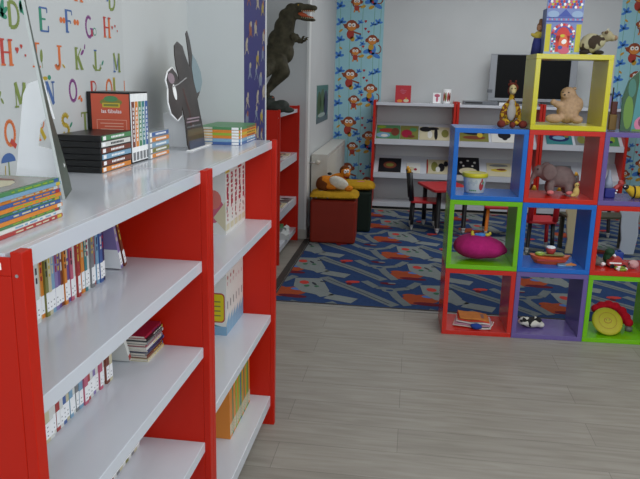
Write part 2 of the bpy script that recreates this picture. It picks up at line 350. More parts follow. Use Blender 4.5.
# ============================================================ MONKEY WALLPAPER
MB_ = {k: mat('monkey_'+k, v, .6) for k, v in dict(sky=(152, 200, 210), fur=(142, 62, 26), face=(212, 132, 50), eye=(235, 232, 226), blk=(30, 24, 24), leaf=(60, 124, 204), gr=(112, 166, 140), ban=(196, 150, 40), heart=(176, 40, 50), shirt=(170, 52, 36)).items()}
def monkey(p, x, y, s, kind, flip=1):
    M = MB_
    # tail, limbs, body, head with ears, mask and eyes
    if kind == 0:      # swinging, arms wide
        p.line([(x-.075*s*flip, y+.01*s), (x-.03*s*flip, y-.035*s), (x+.02*s*flip, y-.055*s), (x+.085*s*flip, y-.075*s)], .014*s, M['fur'], 3)
        p.ell(x-.01*s, y-.075*s, .034*s, .042*s, M['shirt'], 4); p.ell(x+.01*s, y-.115*s, .02*s, .022*s, M['ban'], 4)
    elif kind == 1:    # sitting on blue leaves
        p.ell(x, y-.095*s, .04*s, .05*s, M['leaf'], 3); p.ell(x-.045*s, y-.11*s, .045*s, .022*s, M['leaf'], 3, .3); p.ell(x+.04*s, y-.15*s, .05*s, .02*s, M['leaf'], 3, -.5)
        p.line(arc(x+.055*s, y-.09*s, .035*s, .04*s, -120, 80, 8), .01*s, M['fur'], 4)
        p.ell(x-.01*s, y-.07*s, .028*s, .03*s, M['ban'], 4); p.ell(x-.02*s, y-.165*s, .03*s, .016*s, M['ban'], 4, .4)
    else:              # small waving
        p.line([(x-.055*s, y+.02*s), (x-.04*s, y-.05*s), (x+.02*s, y-.06*s), (x+.075*s, y-.05*s)], .013*s, M['fur'], 3)
        p.ell(x, y-.07*s, .03*s, .035*s, M['shirt'], 4); p.line([(x-.02*s, y-.09*s), (x-.03*s, y-.12*s)], .018*s, M['face'], 4); p.line([(x+.02*s, y-.09*s), (x+.03*s, y-.12*s)], .018*s, M['face'], 4)
        p.ell(x+.07*s, y-.055*s, .03*s, .013*s, M['ban'], 5, .6)
    p.ell(x-.052*s, y-.005*s, .018*s, .02*s, M['fur'], 5); p.ell(x+.052*s, y-.005*s, .018*s, .02*s, M['fur'], 5)
    p.ell(x, y, .052*s, .048*s, M['fur'], 6); p.ell(x, y-.014*s, .04*s, .032*s, M['face'], 7)
    for d in (-1, 1):
        p.ell(x+d*.018*s, y+.004*s, .017*s, .017*s, M['eye'], 8); p.ell(x+d*.015*s, y+.002*s, .006*s, .006*s, M['blk'], 9)
def leaves(p, x, y, s=1):
    for a in (.2, 1.2, 2.3, 3.6): p.ell(x+.022*s*math.cos(a), y+.022*s*math.sin(a), .024*s, .011*s, MB_['leaf'], 3, a)
def monkey_paper(x0, x1, z0, z1, label, off):
    p = Paint((x0, 8.0175, 0), (1, 0, 0), (0, 0, 1), (0, -1, 0), .0004); W = x1-x0; p.clip = (0, z0, W, z1)
    p.base(0, z0, W, z1, .0015, MB_['sky'])
    for vx in (.05, .165, .30, .43, .5): p.line([(vx, z0), (vx+.01, z0+.8), (vx-.008, z0+1.6), (vx, z1)], .005, MB_['gr'], 1)
    for k in range(-4, 3):
        b = off+k*.53
        monkey(p, .175, b, 1.25, 0); monkey(p, .225, b-.275, .95, 2); monkey(p, .41, b-.15, 1.12, 1); 
        leaves(p, .055, b+.03, 1.3); leaves(p, .05, b-.16, 1.2); leaves(p, .26, b-.14, 1.1); leaves(p, .47, b+.03, 1.1); leaves(p, .41, b+.01, .8); leaves(p, .04, b+.2, 1.3); leaves(p, .30, b-.20, .8); leaves(p, .27, b+.03, .8)
        p.ell(.055, b-.055, .026, .011, MB_['ban'], 4, .7); p.ell(.06, b-.245, .02, .010, MB_['ban'], 4, -.7); p.ell(.31, b+.20, .02, .008, MB_['ban'], 4, .7)
        for hx, hz in ((.33, .05), (.33, -.03), (.365, -.06), (.31, -.22), (.40, .25)):
            p.ell(hx-.006, b+hz, .009, .009, MB_['heart'], 4, 0, 8); p.ell(hx+.006, b+hz, .009, .009, MB_['heart'], 5, 0, 8); p.poly([(hx-.014, b+hz-.003), (hx, b+hz-.022), (hx+.014, b+hz-.003)], MB_['heart'], 6)
    o = p.build('monkey_wallpaper'); tag(o, label, 'wallpaper', 'monkey wallpaper strips'); return o
monkey_paper(-.925, -.395, .08, H-.05, 'light blue wallpaper strip with little monkeys, between radiator corner and white wall', 1.998)
monkey_paper(2.105, 2.90, .08, H-.05, 'light blue monkey wallpaper strip behind the right end of the cubes', 1.80)
# dark blue patterned paper on the pier
M = dict(navy=mat('navy_paper', (44, 44, 108), .6), cr=mat('cream_print', (168, 158, 140), .6), br=mat('brown_print', (140, 82, 56), .6), yl=mat('yellow_print', (160, 140, 60), .6), gy=mat('grey_print', (120, 130, 150), .6))
p = Paint((-.668+.0009, 2.702, 0), (0, 1, 0), (0, 0, 1), (1, 0, 0), .0003); p.clip = (0, .05, .383, H-.05); p.base(0, .05, .383, H-.05, .0008, M['navy'])
rr = random.Random(3)
for k in range(30):
    z = .1+k*.09
    for x in (.07, .2, .32):
        xx = x+rr.uniform(-.035, .035); zz = z+rr.uniform(-.03, .03); c = rr.choice(['cr', 'br', 'yl', 'gy', 'cr'])
        p.ell(xx, zz, rr.uniform(.012, .03), rr.uniform(.012, .034), M[c], 1, rr.uniform(0, 3), 8); p.ell(xx+.01, zz+.02, .014, .012, M[rr.choice(['cr', 'br'])], 2, 0, 8)
        p.line([(xx-.03, zz-.035), (xx, zz), (xx+.03, zz-.03)], .007, M[c], 3)
tag(p.build('patterned_wallpaper'), 'dark blue wallpaper with small cream and brown figures on the narrow wall pier', 'wallpaper')

# ============================================================ RUG
RB = dict(blue=mat('rug_blue', (46, 68, 108), .95, .1, .12, 60), road=mat('rug_road', (112, 120, 122), .95, .1, .08, 60), patch=mat('rug_patch', (128, 135, 134), .95, .1, .08, 60),
          orange=mat('rug_orange', (160, 74, 46), .95, .1, .1, 60), crim=mat('rug_crimson', (100, 34, 46), .95, .1), green=mat('rug_green', (48, 100, 70), .95), red=mat('rug_red', (186, 48, 40), .95), sky=mat('rug_sky', (70, 112, 176), .95), dk=mat('rug_dark', (40, 44, 54), .95))
rp = Paint((0, 0, .0075), (1, 0, 0), (0, 1, 0), (0, 0, 1), .0004); RX0, RY0, RX1, RY1 = -.875, 4.24, 3.2, 7.62
rp.clip = (RX0+.012, RY0+.012, RX1-.012, RY1-.012)
rp.base(RX0, RY0, RX1, RY1, .0075, mat('rug_border', (62, 60, 62), .9))
rp.rect(RX0, RY0, RX1, RY1, RB['blue'], .5)
def T(pts, dx, dy): return [(x+dx, y+dy) for x, y in pts]
for i in range(-2, 6):
    for j in range(-2, 8):
        dx, dy = i*.9-j*.1, j*.57
        if not (-2 < dx < 4.4 and -1.3 < dy < 4.2): continue
        rp.ell(-.80+dx, 4.45+dy, .15, .10, RB['orange'], 2, .5, 12); rp.ell(-.75+dx, 4.36+dy, .10, .035, RB['crim'], 2.5, -.1); rp.ell(-.87+dx, 4.52+dy, .05, .04, RB['orange'], 2.7); rp.ell(-.74+dx, 4.52+dy, .05, .03, RB['sky'], 2.8)
        rp.line(T([(-.66, 4.60), (-.52, 4.40), (-.33, 4.33)], dx, dy), .11, RB['patch'], 3)
        rp.poly(T([(-.80, 4.78), (-.61, 4.80), (-.52, 4.52), (-.56, 4.40), (-.70, 4.46), (-.78, 4.58)], dx, dy), RB['patch'], 3.5)
        rp.ell(-.72+dx, 4.68+dy, .035, .045, RB['red'], 5, .3, 10); rp.ell(-.69+dx, 4.60+dy, .02, .025, RB['green'], 5.5); rp.ell(-.645+dx, 4.66+dy, .012, .04, RB['dk'], 5, .5); rp.ell(-.62+dx, 4.60+dy, .018, .02, RB['green'], 5.5); rp.rect(-.61+dx, 4.71+dy, -.57+dx, 4.735+dy, RB['dk'], 5)
        rp.line(T([(-.60, 4.84), (-.50, 4.72), (-.28, 4.52), (-.06, 4.28)], dx, dy), .078, RB['road'], 4)
        rp.line(T([(-.57, 4.80), (-.30, 4.53), (-.10, 4.31)], dx, dy), .008, RB['dk'], 4.5)
        rp.line(T([(-.30, 4.80), (-.20, 4.66), (-.08, 4.63), (.02, 4.68), (.09, 4.83)], dx, dy), .06, RB['road'], 4.2)
        rp.line(T([(-.11, 4.64), (-.05, 4.45), (.02, 4.30)], dx, dy), .06, RB['road'], 4.2)
        rp.ell(-.11+dx, 4.61+dy, .055, .045, RB['road'], 4.6); rp.ell(-.11+dx, 4.61+dy, .026, .02, RB['blue'], 4.9)
        rp.ell(-.38+dx, 4.76+dy, .055, .032, RB['red'], 5.2, .2, 8); rp.ell(-.40+dx, 4.71+dy, .02, .03, RB['crim'], 5.4)
        rp.ell(-.13+dx, 4.77+dy, .06, .026, RB['crim'], 5.2, -.2, 8); rp.ell(-.10+dx, 4.78+dy, .03, .014, RB['patch'], 5.5)
o = rp.build('play_rug'); tag(o, 'blue children\'s rug printed with grey roads and orange patches on the grey floor', 'rug')
struct(MB().box(-.93, 4.15, 0, -.882, 6.02, .006, mat('threshold_dark', (52, 48, 44), .6)).box(-.882, 4.205, 0, 3.2, 4.236, .005, mat('threshold_metal', (150, 148, 142), .3)).build('trim_3'))

# ============================================================ BOOKCASES
def bookcase(label, loc, rz, Wd, D, panels, levels, Hh=1.2, top=1.2, th=.03, group=None, post=.016, pth=.027, slope=(), bottom_h=.045, back=True, flush=True, lip=.03):
    t = thing('bookcase', label, 'bookcase', loc, rz, group)
    for k, x in enumerate(panels):
        mb = MB()
        top_in = top-th-.001 if flush else Hh
        mb.box(x, .0021, 0, x+pth, D, top_in, RED)
        mb.box(x, -post, 0, x+pth, .002, Hh+.004, RED)
        if flush: mb.box(x if k == 0 else x+pth-.004, .0021, top_in, x+.004 if k == 0 else x+pth, D, top-.004, RED)
        mb.tube((x+.003 if k == 0 else x+pth-.003, -.006, top-.03), (x-.0005 if k == 0 else x+pth+.0005, -.006, top-.03), .0025, .0025, STEEL)
        mb.build('side_panel', t, bevel=.0015)
    x0, x1 = panels[0], panels[1]+pth
    if flush: MB().box(x0+.0045, .0125, top-th, x1-.0045, D, top, WHITE).box(x0+pth+.001, 0, top-th, x1-pth-.001, .0125, top, WHITE).build('top_board', t, bevel=.001)
    else: MB().box(x0+pth+.001, 0, top-th, x1-pth-.001, D, top, WHITE).build('top_board', t, bevel=.002)
    for z in levels:
        if z in slope:
            a = x0+pth+.001; b = x1-pth-.001
            mb = MB(); mb.box(a, 0, z-.055, b, .012, z+.005, WHITE)
            mb.prism([(.012, z-.02), (D-.03, z+.15), (D-.03, z+.165), (.012, z-.005)], a, b, WHITE, 0); mb.build('display_shelf', t)
        else:
            hh = bottom_h if z == levels[-1] else lip
            MB().box(x0+pth+.001, 0, z-hh, x1-pth-.001, D-.005, z, WHITE).build('shelf', t, bevel=.0015)
    if slope: MB().box(x0+pth+.001, .03, 0, x1-pth-.001, .04, .0295, BLACK).build('gap_shade_strip', t)  # black strip painting the shade of the open gap below the shelf
    if back: MB().box(x0+pth+.001, D-.004, levels[-1], x1-pth-.001, D-.001, top-th-.001, WHITED).build('back_panel', t)
    return t
XS = -.54; DP = .335
b1 = bookcase('tall red and white bookcase nearest the camera, holding upright books and a magazine pile', (XS, .854, 0), R(90), .89, DP, (0, .862), (.963, .718, .431, .135), group='near bookcases along the lettered wall')
b2 = bookcase('red and white bookcase beyond the nearest one, holding thick white books and orange books', (XS, 1.7445, 0), R(90), .91, DP, (0, .8835), (.889, .493, .133), group='near bookcases along the lettered wall')
# far alcove bookcase
bookcase('red bookcase against the left alcove wall with the dinosaur standing on it', (-1.005, 5.10, 0), R(90), .9, .34, (0, .873), (.79, .40, .12), Hh=1.19, top=1.165, flush=False, lip=.07)
mk = MB().box(.03, -.0015, 0, .115, 0, .02, CARD); lb = mk.build('brand_mark', None); lb.parent = bpy.data.objects[[o.name for o in bpy.data.objects if o.name.startswith('side_panel')][4]]
lb.location = (-.002, .06, 1.14); lb.rotation_euler = (0, 0, 0); lb.scale = (.6, 1, .6)
# rear display bookcases
BKY = 7.70
for k, (x, lab) in enumerate(((-.455, 'white display bookcase at the back wall with a small red book on top'),
                              (.445, 'white display bookcase with red sides at the back wall carrying the television'),
                              (1.345, 'white display bookcase with red sides at the back wall, partly behind the right cubes'))):
    bookcase(lab, (x, BKY, 0), 0, .895, .30, (0, .868), (.78, .41, .075), Hh=1.2, top=1.178, th=.03, slope=(.78, .41), group='rear display bookcases', flush=False, bottom_h=.045)
# small stickers on the near side panel
MB().box(.015, -.0012, 1.178, .032, 0, 1.188, CARD).build('sticker', None).location = (0, 0, 0)
st = bpy.data.objects['sticker']; st.parent = b1; st.rotation_euler = (0, 0, -R(90)); st.location = (0, .048, 0)

# ============================================================ BOOKS
ORD = ['first', 'second', 'third', 'fourth', 'fifth', 'sixth', 'seventh', 'eighth', 'ninth', 'tenth', 'eleventh', 'twelfth', 'thirteenth', 'fourteenth', 'fifteenth', 'sixteenth', 'seventeenth', 'eighteenth', 'nineteenth', 'twentieth', 'twenty-first', 'twenty-second', 'twenty-third', 'twenty-fourth']
NAMED = {'red': (172, 56, 52), 'orange': (222, 136, 50), 'white': (222, 222, 216), 'blue': (66, 100, 160), 'light blue': (128, 168, 196), 'navy': (34, 40, 92), 'green': (84, 140, 92), 'lime green': (146, 176, 54),
         'purple': (104, 78, 140), 'pink': (196, 96, 120), 'cream': (206, 198, 166), 'olive': (128, 128, 62), 'brown': (120, 62, 44), 'black': (26, 26, 30), 'grey': (128, 130, 132), 'teal': (60, 132, 136), 'yellow': (206, 180, 60), 'lilac': (140, 124, 176), 'crimson': (160, 30, 60)}
def cm(c, rough=.4): return mat('cover_'+c.replace(' ', '_'), NAMED[c], rough)
def book(label, loc, rz, t, h, d, color, group=None, marks='ink', lab='white', flat=False, lean=0, name='book', cat='book', front=None, seed=0, rot=None, front_fn=None):
    """standing: spine on local -y, x thickness, z height.  flat: x along height, z thickness."""
    root = thing(name, label, cat, loc, rz, group, rot or ((0, lean, rz) if lean else None))
    def mp(x, y, z): return (z, y, x) if flat else (x, y, z)
    def bx(mb, a, b, m_):
        p, q = mp(*a), mp(*b); mb.box(*[min(i, j) for i, j in zip(p, q)], *[max(i, j) for i, j in zip(p, q)], m_)
    rr = random.Random(seed*31+len(label)); c = cm(color); ct = min(.0022, t*.14)
    mb = MB()
    bx(mb, (0, 0, 0), (ct, d, h), cm(front) if front else c); bx(mb, (t-ct, 0, 0), (t, d, h), c); bx(mb, (ct, 0, 0), (t-ct, ct, h), c)
    if marks:
        mm = cm(rr.choice(['white', 'black', 'yellow', 'navy', 'crimson', 'cream'])) if marks == 'ink' else cm(marks)
        if t > .004:
            z = h*.42
            while z < h*.9:
                l = rr.uniform(.006, .02)*h/.2
                bx(mb, (t*.3, -.0003, z), (t*.7, 0, min(z+l, h*.92)), mm); z += l+rr.uniform(.003, .01)
            if rr.random() < .5: bx(mb, (0.0002, -.00025, h*.93), (t-.0002, 0, h*.985), cm(rr.choice(['white', 'red', 'blue', 'yellow'])))
    if front_fn: front_fn(mb, bx, t, h, d)
    mb.build('cover', root)
    mb = MB(); e = .002; bx(mb, (ct+.0001, ct+.0001, e), (t-ct-.0001, d-e, h-e), PAPER); mb.build('pages', root)
    if lab:
        mb = MB(); z0 = h*.05; z1 = h*(.05+.2)
        bx(mb, (.0003, -.0006, z0), (t-.0003, -.0003, z1), cm(lab) if lab != 'white' else CARD)
        for k in range(rr.choice([1, 2, 2, 3])): bx(mb, (t*.3, -.0008, z0+(z1-z0)*(.15+.27*k)), (t*.6, -.0006, z0+(z1-z0)*(.22+.27*k)), mat('label_ink', (158, 158, 160), .6))
        mb.build('spine_label', root)
    return root
# --- upright row, second shelf of the nearest bookcase
seq = ['green', 'red', 'light blue', 'brown', 'white', 'white', 'cream', 'orange', 'olive', 'cream', 'light blue', 'lilac', 'purple', 'brown', 'orange', 'purple', 'pink', 'white', 'red', 'crimson', 'orange', 'teal', 'white', 'grey', 'red', 'light blue', 'blue', 'navy']
y = 1.127; X0 = -.714
CNT = {}
def uniq(c):
    CNT[c] = CNT.get(c, 0)+1; return CNT[c]
for i, c in enumerate(seq):
    t = random.Random(i).uniform(.0105, .0155); nth = uniq(c)
    book('%s-spined book, %s from the near end of the upper packed row' % (c, (ORD+['%dth' % k for k in range(25, 40)])[i] if i < 24 else ['twenty-fifth', 'twenty-sixth', 'twenty-seventh', 'twenty-eighth'][i-24]),
         (X0+random.Random(i*3).uniform(-.004, .004), y, .963), R(90), t, .192+random.Random(i*7).uniform(-.008, .006), .125, c, 'upright books on the upper shelf', seed=i)
    y += t+.0004
y += .002
def lean_book(label, x, y0, z, t, h, d, color, ang, group, seed=0, front=None, lab='white', marks='ink', front_fn=None):
    b = book(label, (x, y0, z), 0, t, h, d, color, group, seed=seed, front=front, lab=lab, marks=marks, front_fn=front_fn)
    b.rotation_mode = 'QUATERNION'
    b.rotation_quaternion = (Matrix.Rotation(R(90), 3, 'Z') @ Matrix.Rotation(ang, 3, 'Y')).to_quaternion(); return b
lean_book('blue-purple picture book with white base leaning against the packed upper row', X0+.004, 1.589, .966, .013, .185, .14, 'lilac', R(-18), 'upright books on the upper shelf', 51, front_fn=lambda mb, bx, t, h, d: bx(mb, (-.0004, 0, 0), (-.0001, d, h*.3), CARD))
lean_book('dark red picture book leaning last at the far end of the upper row', X0+.004, 1.614, .966, .011, .185, .14, 'brown', R(-20), 'upright books on the upper shelf', 52)
# --- third shelf row
seq = ['red', 'white', 'black', 'cream', 'white', 'white', 'red', 'white', 'blue', 'cream', 'light blue', 'white', 'grey', 'light blue', 'pink', 'red', 'white', 'lilac', 'white', 'pink', 'white', 'brown', 'cream']
y = 1.126
for i, c in enumerate(seq):
    t = random.Random(i+90).uniform(.0125, .0175)
    book('%s-spined book, %s from the near end of the row on the middle shelf' % (c, ORD[i]), (-.70+random.Random(i*5).uniform(-.004, .004), y, .718), R(90), t, .175+random.Random(i*7).uniform(-.008, .008), .13, c, 'upright books on the middle shelf', seed=i+100)
    y += t+.0005
lean_book('small white comic book leaning beside the magazine pile', -.695, 1.582, .720, .012, .08, .11, 'white', R(-25), None, 140, lab='red')
z = .718
for i, c in enumerate(['cream', 'brown', 'grey', 'navy', 'white', 'crimson', 'grey', 'black', 'crimson']):
    t = .0075
    b = book('thin %s comic, %s from the bottom of the pile on the middle shelf' % (c, ORD[i]), (-.650-.003*(i % 3), 1.592+.004*(i % 2), z), R(90), t, .115, .15, c, 'pile of thin comics on the middle shelf', flat=True, seed=i+150, lab=None)
    z += t+.0003
# --- fourth shelf row
y = 1.38
for i, c in enumerate(['cream', 'white', 'grey', 'white', 'cream', 'brown', 'white', 'grey', 'cream', 'white', 'olive', 'white', 'grey', 'cream', 'white']):
    t = .0185
    book('%s-spined book, %s from the near end of the row on the lowest visible shelf' % (c, ORD[i]), (-.714, y, .431), R(90), t, .20, .12, c, 'upright books on the low shelf', seed=i+200); y += t+.0006
# --- second bookcase
def cover_red(mb, bx, t, h, d):
    for k, (a, b, r_) in enumerate(((.42, .4, .045), (.3, .55, .03), (.55, .25, .035))):
        pass
y = 2.334
for i in range(5):
    t = .0570
    b = book('thick white volume with red drawings on its spine, %s from the near end' % ORD[i], (-.645, y, .889), R(90), t, .235, .17, 'white', 'thick white volumes in the second bookcase', seed=i+240, marks='crimson', lab=None)
    q = Paint((0, -.0004, 0), (1, 0, 0), (0, 0, 1), (0, -1, 0), .0002); rr = random.Random(i+9)
    for k in range(12):
        q.ell(rr.uniform(.014, .043), .05+k*.014+rr.uniform(-.004, .004), rr.uniform(.004, .009), rr.uniform(.003, .008), cm(rr.choice(['crimson', 'red', 'pink', 'grey', 'brown'])), 1+k*.2, rr.uniform(0, 3), 8)
    q.rect(.006, .012, .05, .035, cm('cream'), 1); q.build('spine_print', b)
    if i == 0:
        q = Paint((-.0003, 0, 0), (0, 1, 0), (0, 0, 1), (-1, 0, 0), .0002)
        q.ell(.05, .09, .045, .05, cm('pink'), 1); q.ell(.045, .125, .03, .035, mat('cover_salmon', (214, 120, 110), .4), 2); q.ell(.085, .07, .03, .02, cm('pink'), 2); q.poly([(.0, .012), (.045, .06), (.0, .12)], cm('cream'), 3) ; q.build('front_print', b)
    y += t+.0006
y = 2.368
for i in range(6):
    t = .0415
    b = book('tall white and pale blue volume with grey spine marks, %s from the near end' % ORD[i], (-.655, y, .493), R(90), t, .30, .18, 'white', 'tall white volumes in the second bookcase', seed=i+260, marks=None, lab=None)
    q = Paint((0, -.0004, 0), (1, 0, 0), (0, 0, 1), (0, -1, 0), .0002)
    q.rect(.0, .0, t, .045, cm('light blue'), 1); q.poly([(0, .045), (t, .045), (t, .08)], cm('light blue'), 1.2)
    if i < 3: q.ell(t/2, .22, .006, .008, cm('red'), 2)
    q.rect(.013, .10, .022, .13, cm('grey'), 1.5); q.rect(.013, .19, .018, .205, cm('pink'), 1.5); q.build('spine_print', b)
    if i == 0:
        q = Paint((-.0003, 0, 0), (0, 1, 0), (0, 0, 1), (-1, 0, 0), .0002); yb = mat('yellow_badge', (214, 196, 20), .4); rb = cm('red')
        def rrect(x0, z0, x1, z1, r, m_, l):
            q.poly(arc(x1-r, z1-r, r, r, 0, 90, 5)+arc(x0+r, z1-r, r, r, 90, 180, 5)+arc(x0+r, z0+r, r, r, 180, 270, 5)+arc(x1-r, z0+r, r, r, 270, 360, 5), m_, l)
        q.rect(0, 0, .18, .035, cm('light blue'), 1); q.poly([(.02, .035), (.18, .035), (.18, .06), (.06, .045)], cm('teal'), 1)
        rrect(.006, .05, .14, .165, .015, rb, 2); rrect(.010, .055, .136, .16, .012, yb, 3); q.ell(.04, .205, .003, .003, INK, 2)
        for k in range(4): q.rect(.022, .075+k*.018, .11, .08+k*.018, cm('olive'), 4)
        q.build('front_print', b)
    y += t+.0006
y = 2.225
for i, (c, hh, tt) in enumerate([('orange', .235, .020), ('orange', .235, .012), ('green', .24, .012), ('orange', .235, .028), ('lime green', .24, .020), ('orange', .238, .014), ('lime green', .24, .022), ('blue', .235, .010), ('lime green', .24, .012), ('orange', .238, .018), ('green', .24, .014), ('orange', .235, .016), ('lime green', .24, .018), ('green', .236, .014), ('orange', .238, .018)]):
    lean_book('%s slim book, %s from the near end of the bottom shelf row' % (c, ORD[i]), -.612, y+.026, .134, tt, hh, .16, c, R(-3.0), 'slim orange and green books on the bottom shelf', i+300, lab='cream', marks=None)
    y += tt*1.08+.003

# --- things on top of the near bookcases
T1 = 1.2005
z = T1
cols = ['red', 'white', 'green', 'orange', 'blue', 'green', 'orange', 'blue', 'orange', 'light blue', 'green']
for i, c in enumerate(cols):
    t = .0060
    book('%s-edged thin picture book, %s from the bottom of the pile at the near end' % (c, ORD[i]), (-.60-.002*(i % 3), .862+.002*(i % 2), z), R(90), t, .25, .20, c, 'pile of thin picture books on top', flat=True, seed=i+400, lab=None, marks=['cream', 'light blue', 'lime green', 'orange'][i % 4]); z += t+.0002
b = [o for o in bpy.data.objects if o.get('group') == 'pile of thin picture books on top'][-1]
q = Paint((0, 0, .0062), (1, 0, 0), (0, 1, 0), (0, 0, 1), .0002); q.rect(.005, .005, .245, .195, mat('cover_art_grey', (140, 140, 132), .25), 1)
q.ell(.15, .08, .06, .05, cm('cream'), 2, .3); q.ell(.20, .10, .012, .05, cm('brown'), 3); q.ell(.1, .12, .04, .03, cm('olive'), 2); q.rect(.03, .02, .09, .03, cm('red'), 3); q.build('front_print', b)

def standee(label, Xb, lean, poly, mt, y_easel, easel, slots=None):
    t = thing('cardboard_standee', label, 'cardboard standee', (Xb, 0, T1), 0)
    s_ = MB(); s_.prism(poly, -.0015, .0015, mt, 0); o = s_.build('display_board', t); o.rotation_euler = (0, -lean, 0)
    e = MB(); e.prism([(x-Xb, z_-T1) for x, z_ in easel], y_easel, y_easel+.003, CARD, 1); e.build('easel_strut', t)
    return t, o
BD = mat('standee_print_dark', (62, 74, 62), .4, noise=.4, scale=14)
t, o = standee('white-backed cardboard display stand seen from its side, near end of the top', -.675, R(7.6),
    [(0, 0), (.122, 0), (.118, .03), (.085, .10), (.045, .17), (.026, .26), (.020, .38), (.0, .385)], BD, 1.33,
    [(-.742, 1.432), (-.775, 1.420), (-.786, 1.398), (-.820, 1.2015), (-.712, 1.2015), (-.712, 1.236), (-.707, 1.259), (-.725, 1.289), (-.761, 1.296), (-.754, 1.339), (-.735, 1.358), (-.722, 1.352)])
o2 = MB().box(-.003, -.0025, 0, .002, -.0001, .385, mat('card_edge', (196, 200, 196), .5)).build('board_edge', t)
for k in (o, o2): k.location = (0, 1.262, 0); k.rotation_euler = (0, -R(7.6), R(21))
WH = mat('whale_print', (58, 50, 48), .3, noise=.5, scale=9)
wp = [(2.27, .352), (2.234, .338), (2.22, .31), (2.212, .273), (2.218, .246), (2.2145, .225), (2.199, .25), (2.172, .267), (2.125, .254), (2.094, .228), (2.098, .202), (2.077, .161), (2.085, .125), (2.131, .101), (2.178, .114), (2.198, .145), (2.2, .097), (2.188, .053), (2.18, .02), (2.189, 0), (2.359, 0), (2.374, .055), (2.372, .095), (2.369, .162), (2.419, .189), (2.46, .221), (2.461, .257), (2.435, .293), (2.402, .315), (2.405, .362), (2.394, .394), (2.375, .384), (2.362, .306), (2.349, .268), (2.322, .313), (2.314, .339)]
t, o = standee('dark cutout display stand shaped like whales, on top of the second bookcase', -.725, R(10), wp, WH, 2.28, [(-.845, 1.314), (-.838, 1.2015), (-.755, 1.2015), (-.774, 1.326)])
cx_, cz_ = 2.25, .18
edge = [(cx_+(x-cx_)*1.0, z_) for x, z_ in wp]
q = Paint((.0019, 0, 0), (0, 1, 0), (0, 0, 1), (1, 0, 0), .0003)
q.poly([(2.402, .315), (2.435, .293), (2.461, .257), (2.46, .221), (2.419, .189), (2.372, .182), (2.362, .22), (2.368, .27)], mat('fin_print', (132, 152, 160), .35), 1)
q.ell(2.142, .233, .03, .017, mat('pale_print', (150, 130, 140), .4), 1); q.ell(2.15, .19, .016, .025, CARD, 2); q.line([(2.13, .205), (2.2, .215), (2.29, .235)], .004, mat('net_print', (160, 160, 160), .4), 2)
q.rect(2.195, .002, 2.358, .03, mat('base_print', (64, 72, 92), .4), 1); q.rect(2.2, .045, 2.36, .066, mat('mud_print', (92, 80, 60), .4), 1)
for k, (a, b_, zz) in enumerate(((2.205, 2.34, .088), (2.26, 2.275, .074), (2.215, 2.35, .098))): q.rect(a, zz, b_, zz+.005, mat('pale_print', (150, 130, 140)), 2)
for k in range(14): q.rect(2.20+k*.011, .072, 2.206+k*.011, .077, cm('grey'), 3)
q.line([(2.24, .05), (2.26, .12), (2.235, .2)], .012, mat('reddish_print', (84, 50, 44), .4), .6)
q.build('front_print', o)
# white cut edge around the small whale
q = MB()
for (a, b_) in zip(wp[6:15], wp[7:15]): q.tube((-.0005, a[0], a[1]), (-.0005, b_[0], b_[1]), .0028, .0028, CARD, 6)
q.build('cut_edge', o)
MB().box(-.004, 2.17, 0, .012, 2.40, .0025, CARD).build('foot', t)

# black DVD cases
z = T1
for i, c in enumerate(['orange', 'brown', 'light blue', 'brown', 'white', 'green']):
    t_ = .0152
    r_ = thing('dvd_case', 'black DVD case with %s spine insert, %s from the bottom of the black pile' % (c, ORD[i]), 'dvd case', (-.763+.001*(i % 2), 1.617+.002*(i % 3), z), R(90), 'pile of black DVD cases')
    MB().box(0, 0, 0, .19, .115, t_, BLACK).build('case', r_, bevel=.0015)
    s_ = MB().box(.006, -.0006, .0015, .184, -.0001, t_-.0015, cm(c)); s_.box(.012, -.001, .003, .028, -.0006, t_-.003, CARD)
    for k in range(9): s_.box(.06+k*.009, -.001, .005, .066+k*.009, -.0006, t_-.005, CARD if c != 'white' else INK)
    s_.build('spine_insert', r_); z += t_+.0003
z = T1
for i, c in enumerate(['orange', 'olive', 'light blue', 'orange', 'blue']):
    t_ = .0152
    r_ = thing('dvd_case', 'clear DVD case with %s insert, %s from the bottom of the small middle pile' % (c, ORD[i]), 'dvd case', (-.757, 1.925+.0015*(i % 2), z), R(90), 'middle pile of DVD cases')
    MB().box(0, 0, 0, .165, .12, t_, mat('clear_grey_plastic', (158, 164, 166), .2)).build('case', r_, bevel=.0015)
    s_ = MB().box(.02, -.0006, .002, .160, -.0001, t_-.002, cm(c)); s_.box(.004, -.001, .002, .018, -.0006, t_-.002, CARD)
    for k in range(8): s_.box(.05+k*.011, -.001, .005, .058+k*.011, -.0006, t_-.005, CARD)
    s_.build('spine_insert', r_); z += t_+.0003
z = T1
for i, c in enumerate(['blue', 'light blue', 'orange', 'yellow', 'orange', 'green']):
    t_ = .0100 if i != 1 else .012
    r_ = book('%s-edged book, %s from bottom of the far pile on the top' % (c, ORD[i]), (-.612, 2.412, z), R(90), t_, .26, .155, c, 'pile of books at the far end of the top', flat=True, seed=i+500, lab=None, marks='white' if i in (0, 1) else 'brown')
    mb = MB().box(-.0006, .0005, .0008, -.0001, .1, t_-.0008, cm('lime green' if c == 'yellow' else c)); mb.box(-.0009, .004, .001, -.0006, .03, t_-.001, CARD)
    mb.box(.008, -.0012, .001, .022, -.0006, t_-.001, CARD); mb.build('paper_label', r_); z += t_+.0002
